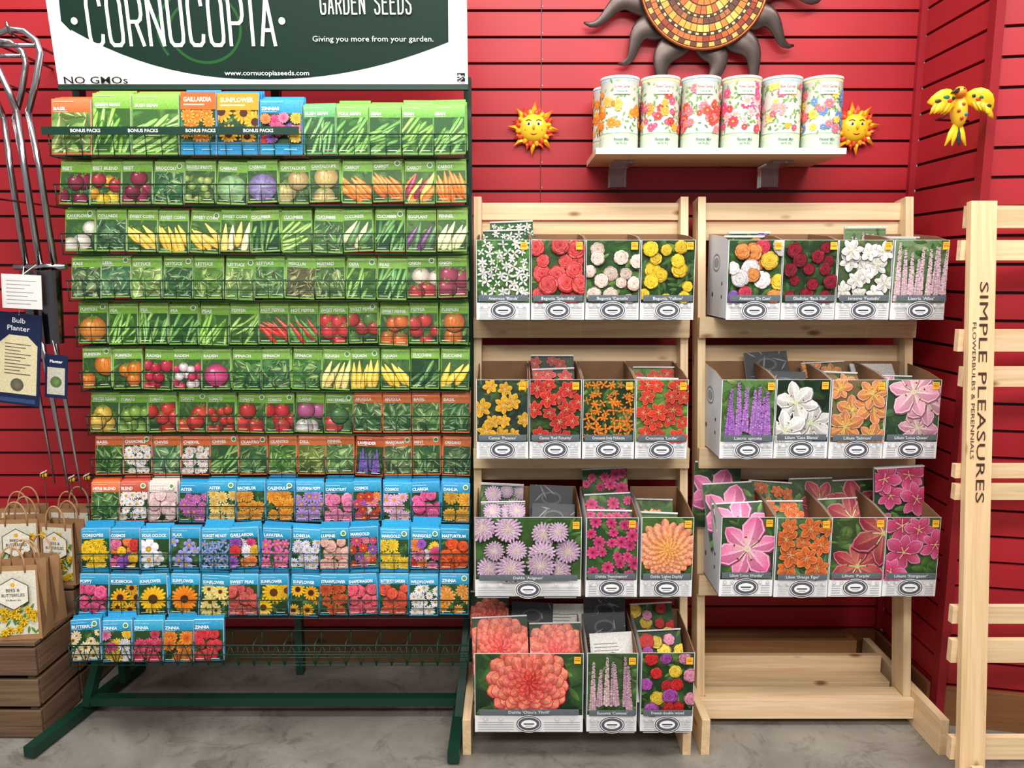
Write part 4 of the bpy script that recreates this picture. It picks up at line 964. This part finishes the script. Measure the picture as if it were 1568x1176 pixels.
# navy garden glove
p=P(); x=-1.482; y=Yd(2.06)
def limb(pts,rr,c): p.tube([V((a,y,b_)) for a,b_ in pts],rr,c,'kraft',12,flat=.45)
limb([(x,1.80),(x,1.74),(x,1.68),(x+.002,1.62)],[.036,.04,.046,.044],(28,36,70))
limb([(x,1.87),(x,1.80)],[.04,.037],(225,225,228))
for i,q in enumerate((-.032,-.011,.011,.032)): limb([(x+q,1.63),(x+q*1.15,1.58),(x+q*1.25,1.53-.01*(i in(1,2)))],[.0125,.0115,.008],(28,36,70) if i else (225,225,228))
limb([(x-.03,1.72),(x-.055,1.68),(x-.066,1.64)],[.014,.013,.008],(28,36,70))
p.tube([V((x,-.002,1.86)),V((x,y-.02,1.86))],.003,(150,150,150),'chrome',8)
p.obj('garden_glove')

# ================================================================== CRATES + PAPER BAGS
def crate(x0_,x1_,y0_,y1_,z0_,z1_,n=3):
    p=P(); gh=(z1_-z0_)/n
    for i in range(n):
        a=z0_+i*gh+.006;b_=a+gh-.014
        p.abox(x0_,x1_,y0_,y0_+.012,a,b_,jit(random,(215,205,195),18),'crate'); p.abox(x0_,x1_,y1_-.012,y1_,a,b_,jit(random,(215,205,195),18),'crate')
        p.abox(x1_-.012,x1_,y0_+.013,y1_-.013,a,b_,jit(random,(215,205,195),18),'crate',grain='y'); p.abox(x0_,x0_+.012,y0_+.013,y1_-.013,a,b_,jit(random,(215,205,195),18),'crate',grain='y')
    for xx in (x0_+.014,x1_-.036):
        for yy2 in (y0_+.014,y1_-.036): p.abox(xx,xx+.022,yy2,yy2+.022,z0_,z1_,(200,190,180),'crate',grain='z')
    for i in range(4):
        w_=(y1_-y0_)/4; p.abox(x0_,x1_,y0_+i*w_+.002,y0_+(i+1)*w_-.002,z1_+.0,z1_+.010,jit(random,(215,205,195),15),'crate')
    return p.obj('wooden_crate',bevel=.001)
crate(-1.80,-1.335,Yd(2.02),Yd(2.215),0,.28)
crate(-1.80,-1.335,Yd(2.225),Yd(2.43),0,.36,4)
def bag(x,y,z,rot,seed,w=.125,h=.20,dpt=.075):
    p=P(); R=random.Random(seed); M3=Matrix.Rotation(rot,3,'Z'); K=(172,130,90)
    T=lambda a,b_,c: V((x,y,z))+M3@V((a,b_,c))
    tw=.96
    bt=[T(-w/2,-dpt/2,0),T(w/2,-dpt/2,0),T(w/2,dpt/2,0),T(-w/2,dpt/2,0)]
    tp=[T(-w/2*tw,-dpt/2*.75,h),T(w/2*tw,-dpt/2*.75,h),T(w/2*tw,dpt/2*.75,h),T(-w/2*tw,dpt/2*.75,h)]
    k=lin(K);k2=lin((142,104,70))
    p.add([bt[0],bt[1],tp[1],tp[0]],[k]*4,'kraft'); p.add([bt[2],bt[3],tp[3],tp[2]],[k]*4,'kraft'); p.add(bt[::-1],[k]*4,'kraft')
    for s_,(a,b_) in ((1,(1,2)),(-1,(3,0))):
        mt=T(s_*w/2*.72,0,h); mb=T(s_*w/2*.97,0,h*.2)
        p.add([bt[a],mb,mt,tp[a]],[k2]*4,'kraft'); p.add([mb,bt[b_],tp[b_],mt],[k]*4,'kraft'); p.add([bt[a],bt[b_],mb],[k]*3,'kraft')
    for s_ in (-1,1):
        pts=[T(.032*math.cos(t)*1.0,s_*dpt/2*.75+ (0.002*s_),h-.02+ (.02 if 0<t<math.pi else 0)+.055*math.sin(t)) for t in [math.pi*i/12 for i in range(13)]]
        p.tube(pts,.0025,(190,148,104),'kraft',8)
    fu=(tp[0]-bt[0]).normalized(); fx=(bt[1]-bt[0]).normalized(); nn=fx.cross(fu)
    p.frame(bt[0]+nn*.0006,fx,fu,nn)
    lw=w*.86; x0_=w*.07; p.rect(x0_,.015,lw,h*.86,(222,216,196))
    p.clip=(x0_,.015,x0_+lw,.015+h*.86)
    for i in range(40): p.petal(x0_+R.random()*lw,.015+R.random()*.10,R.uniform(.5,2.6),.025,.008,(80,120,56),(110,150,60))
    p.dl=4e-5
    for i in range(26): daisy(p,R,x0_+R.random()*lw,.02+R.random()*(.07 if i<18 else .14),.012,(225,170,15),(248,212,35),8,.46,(190,130,20),.3)
    p.clip=None
    cx_,cy_=w/2,h*.64; hexp=lambda r:[(cx_+r*math.sin(i*math.pi/3),cy_+r*math.cos(i*math.pi/3)) for i in range(6)]
    p.poly(hexp(.047),(50,50,48)); p.poly(hexp(.0445),(230,224,206))
    p.text('BEES &',cx_,cy_+.006,.009,(50,50,60),w=.036,align='C'); p.text('BUTTERFLIES',cx_,cy_-.008,.009,(50,50,60),w=.060,align='C')
    p.text('Wildflower mix',cx_,cy_-.020,.005,(90,90,90),w=.04,align='C'); p.disc(cx_,cy_+.026,.006,(240,190,20),(220,160,20),8)
    return p.obj('paper_gift_bag')
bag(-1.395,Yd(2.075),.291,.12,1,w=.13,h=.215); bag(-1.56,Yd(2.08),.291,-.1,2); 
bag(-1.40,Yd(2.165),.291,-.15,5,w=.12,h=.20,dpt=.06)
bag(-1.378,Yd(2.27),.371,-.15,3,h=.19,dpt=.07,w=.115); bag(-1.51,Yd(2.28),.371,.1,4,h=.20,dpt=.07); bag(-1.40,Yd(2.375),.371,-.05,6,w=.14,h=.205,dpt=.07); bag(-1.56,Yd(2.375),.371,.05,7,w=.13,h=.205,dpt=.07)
def bee(x,y,z,zb):
    p=P(); c=V((x,y,z))
    p.tube([V((x,y,zb)),c],.0012,(60,60,60),'paint',6)
    p.ell(c,(.013,0,0),(0,.008,0),(0,0,.008),(232,180,24),'gloss',12)
    for q in (-.004,.004): p.tube([c+V((q-.0012,0,0)),c+V((q+.0012,0,0))],.0083,(25,25,25),'gloss',12)
    p.ell(c+V((.014,0,.001)),(.005,0,0),(0,.005,0),(0,0,.005),(25,25,25),'gloss',8)
    for s_ in (-1,1): p.ell(c+V((-.001,s_*.008,.010)),(.007,0,.003),(0,.006,.003),(0,0,.001),(210,210,210),'gloss',8)
    return p.obj('bee_garden_stake')
bee(-1.455,Yd(2.325),.69,.372); bee(-1.37,Yd(2.325),.675,.372); bee(-1.325,Yd(2.33),.68,.372)

# ================================================================== CAMERA + LIGHT
cam=D.cameras.new('camera'); cam.sensor_width=36; cam.lens=27.05; cam.clip_start=.02
co=D.objects.new('camera',cam); co.location=(0,-CAMD,CAMH); co.rotation_euler=(math.radians(90-8.4),0,0)
scene.collection.objects.link(co); scene.camera=co
def area(name,loc,size,sy,power,target,col=(1,1,1)):
    l=D.lights.new(name,'AREA'); l.shape='RECTANGLE'; l.size=size; l.size_y=sy; l.energy=power; l.color=col
    o=D.objects.new(name,l); o.location=loc; d=V(target)-V(loc); o.rotation_euler=d.to_track_quat('-Z','Y').to_euler(); scene.collection.objects.link(o)
area('ceiling_light',(-1.0,-1.35,3.4),2.4,.35,60,(-.6,-.5,.6),(1,.975,.94))
area('ceiling_light',(1.1,-1.6,3.4),2.4,.35,60,(.6,-.4,.6),(1,.975,.94))
area('ceiling_light',(0,-4.0,3.4),4.0,.6,135,(0,-.2,.7),(1,.98,.95))
w=D.worlds.new('world'); scene.world=w; w.use_nodes=True
w.node_tree.nodes['Background'].inputs[0].default_value=(1,.985,.97,1); w.node_tree.nodes['Background'].inputs[1].default_value=.34
scene.view_settings.view_transform='Standard'; scene.view_settings.look='None'; scene.view_settings.exposure=0.05
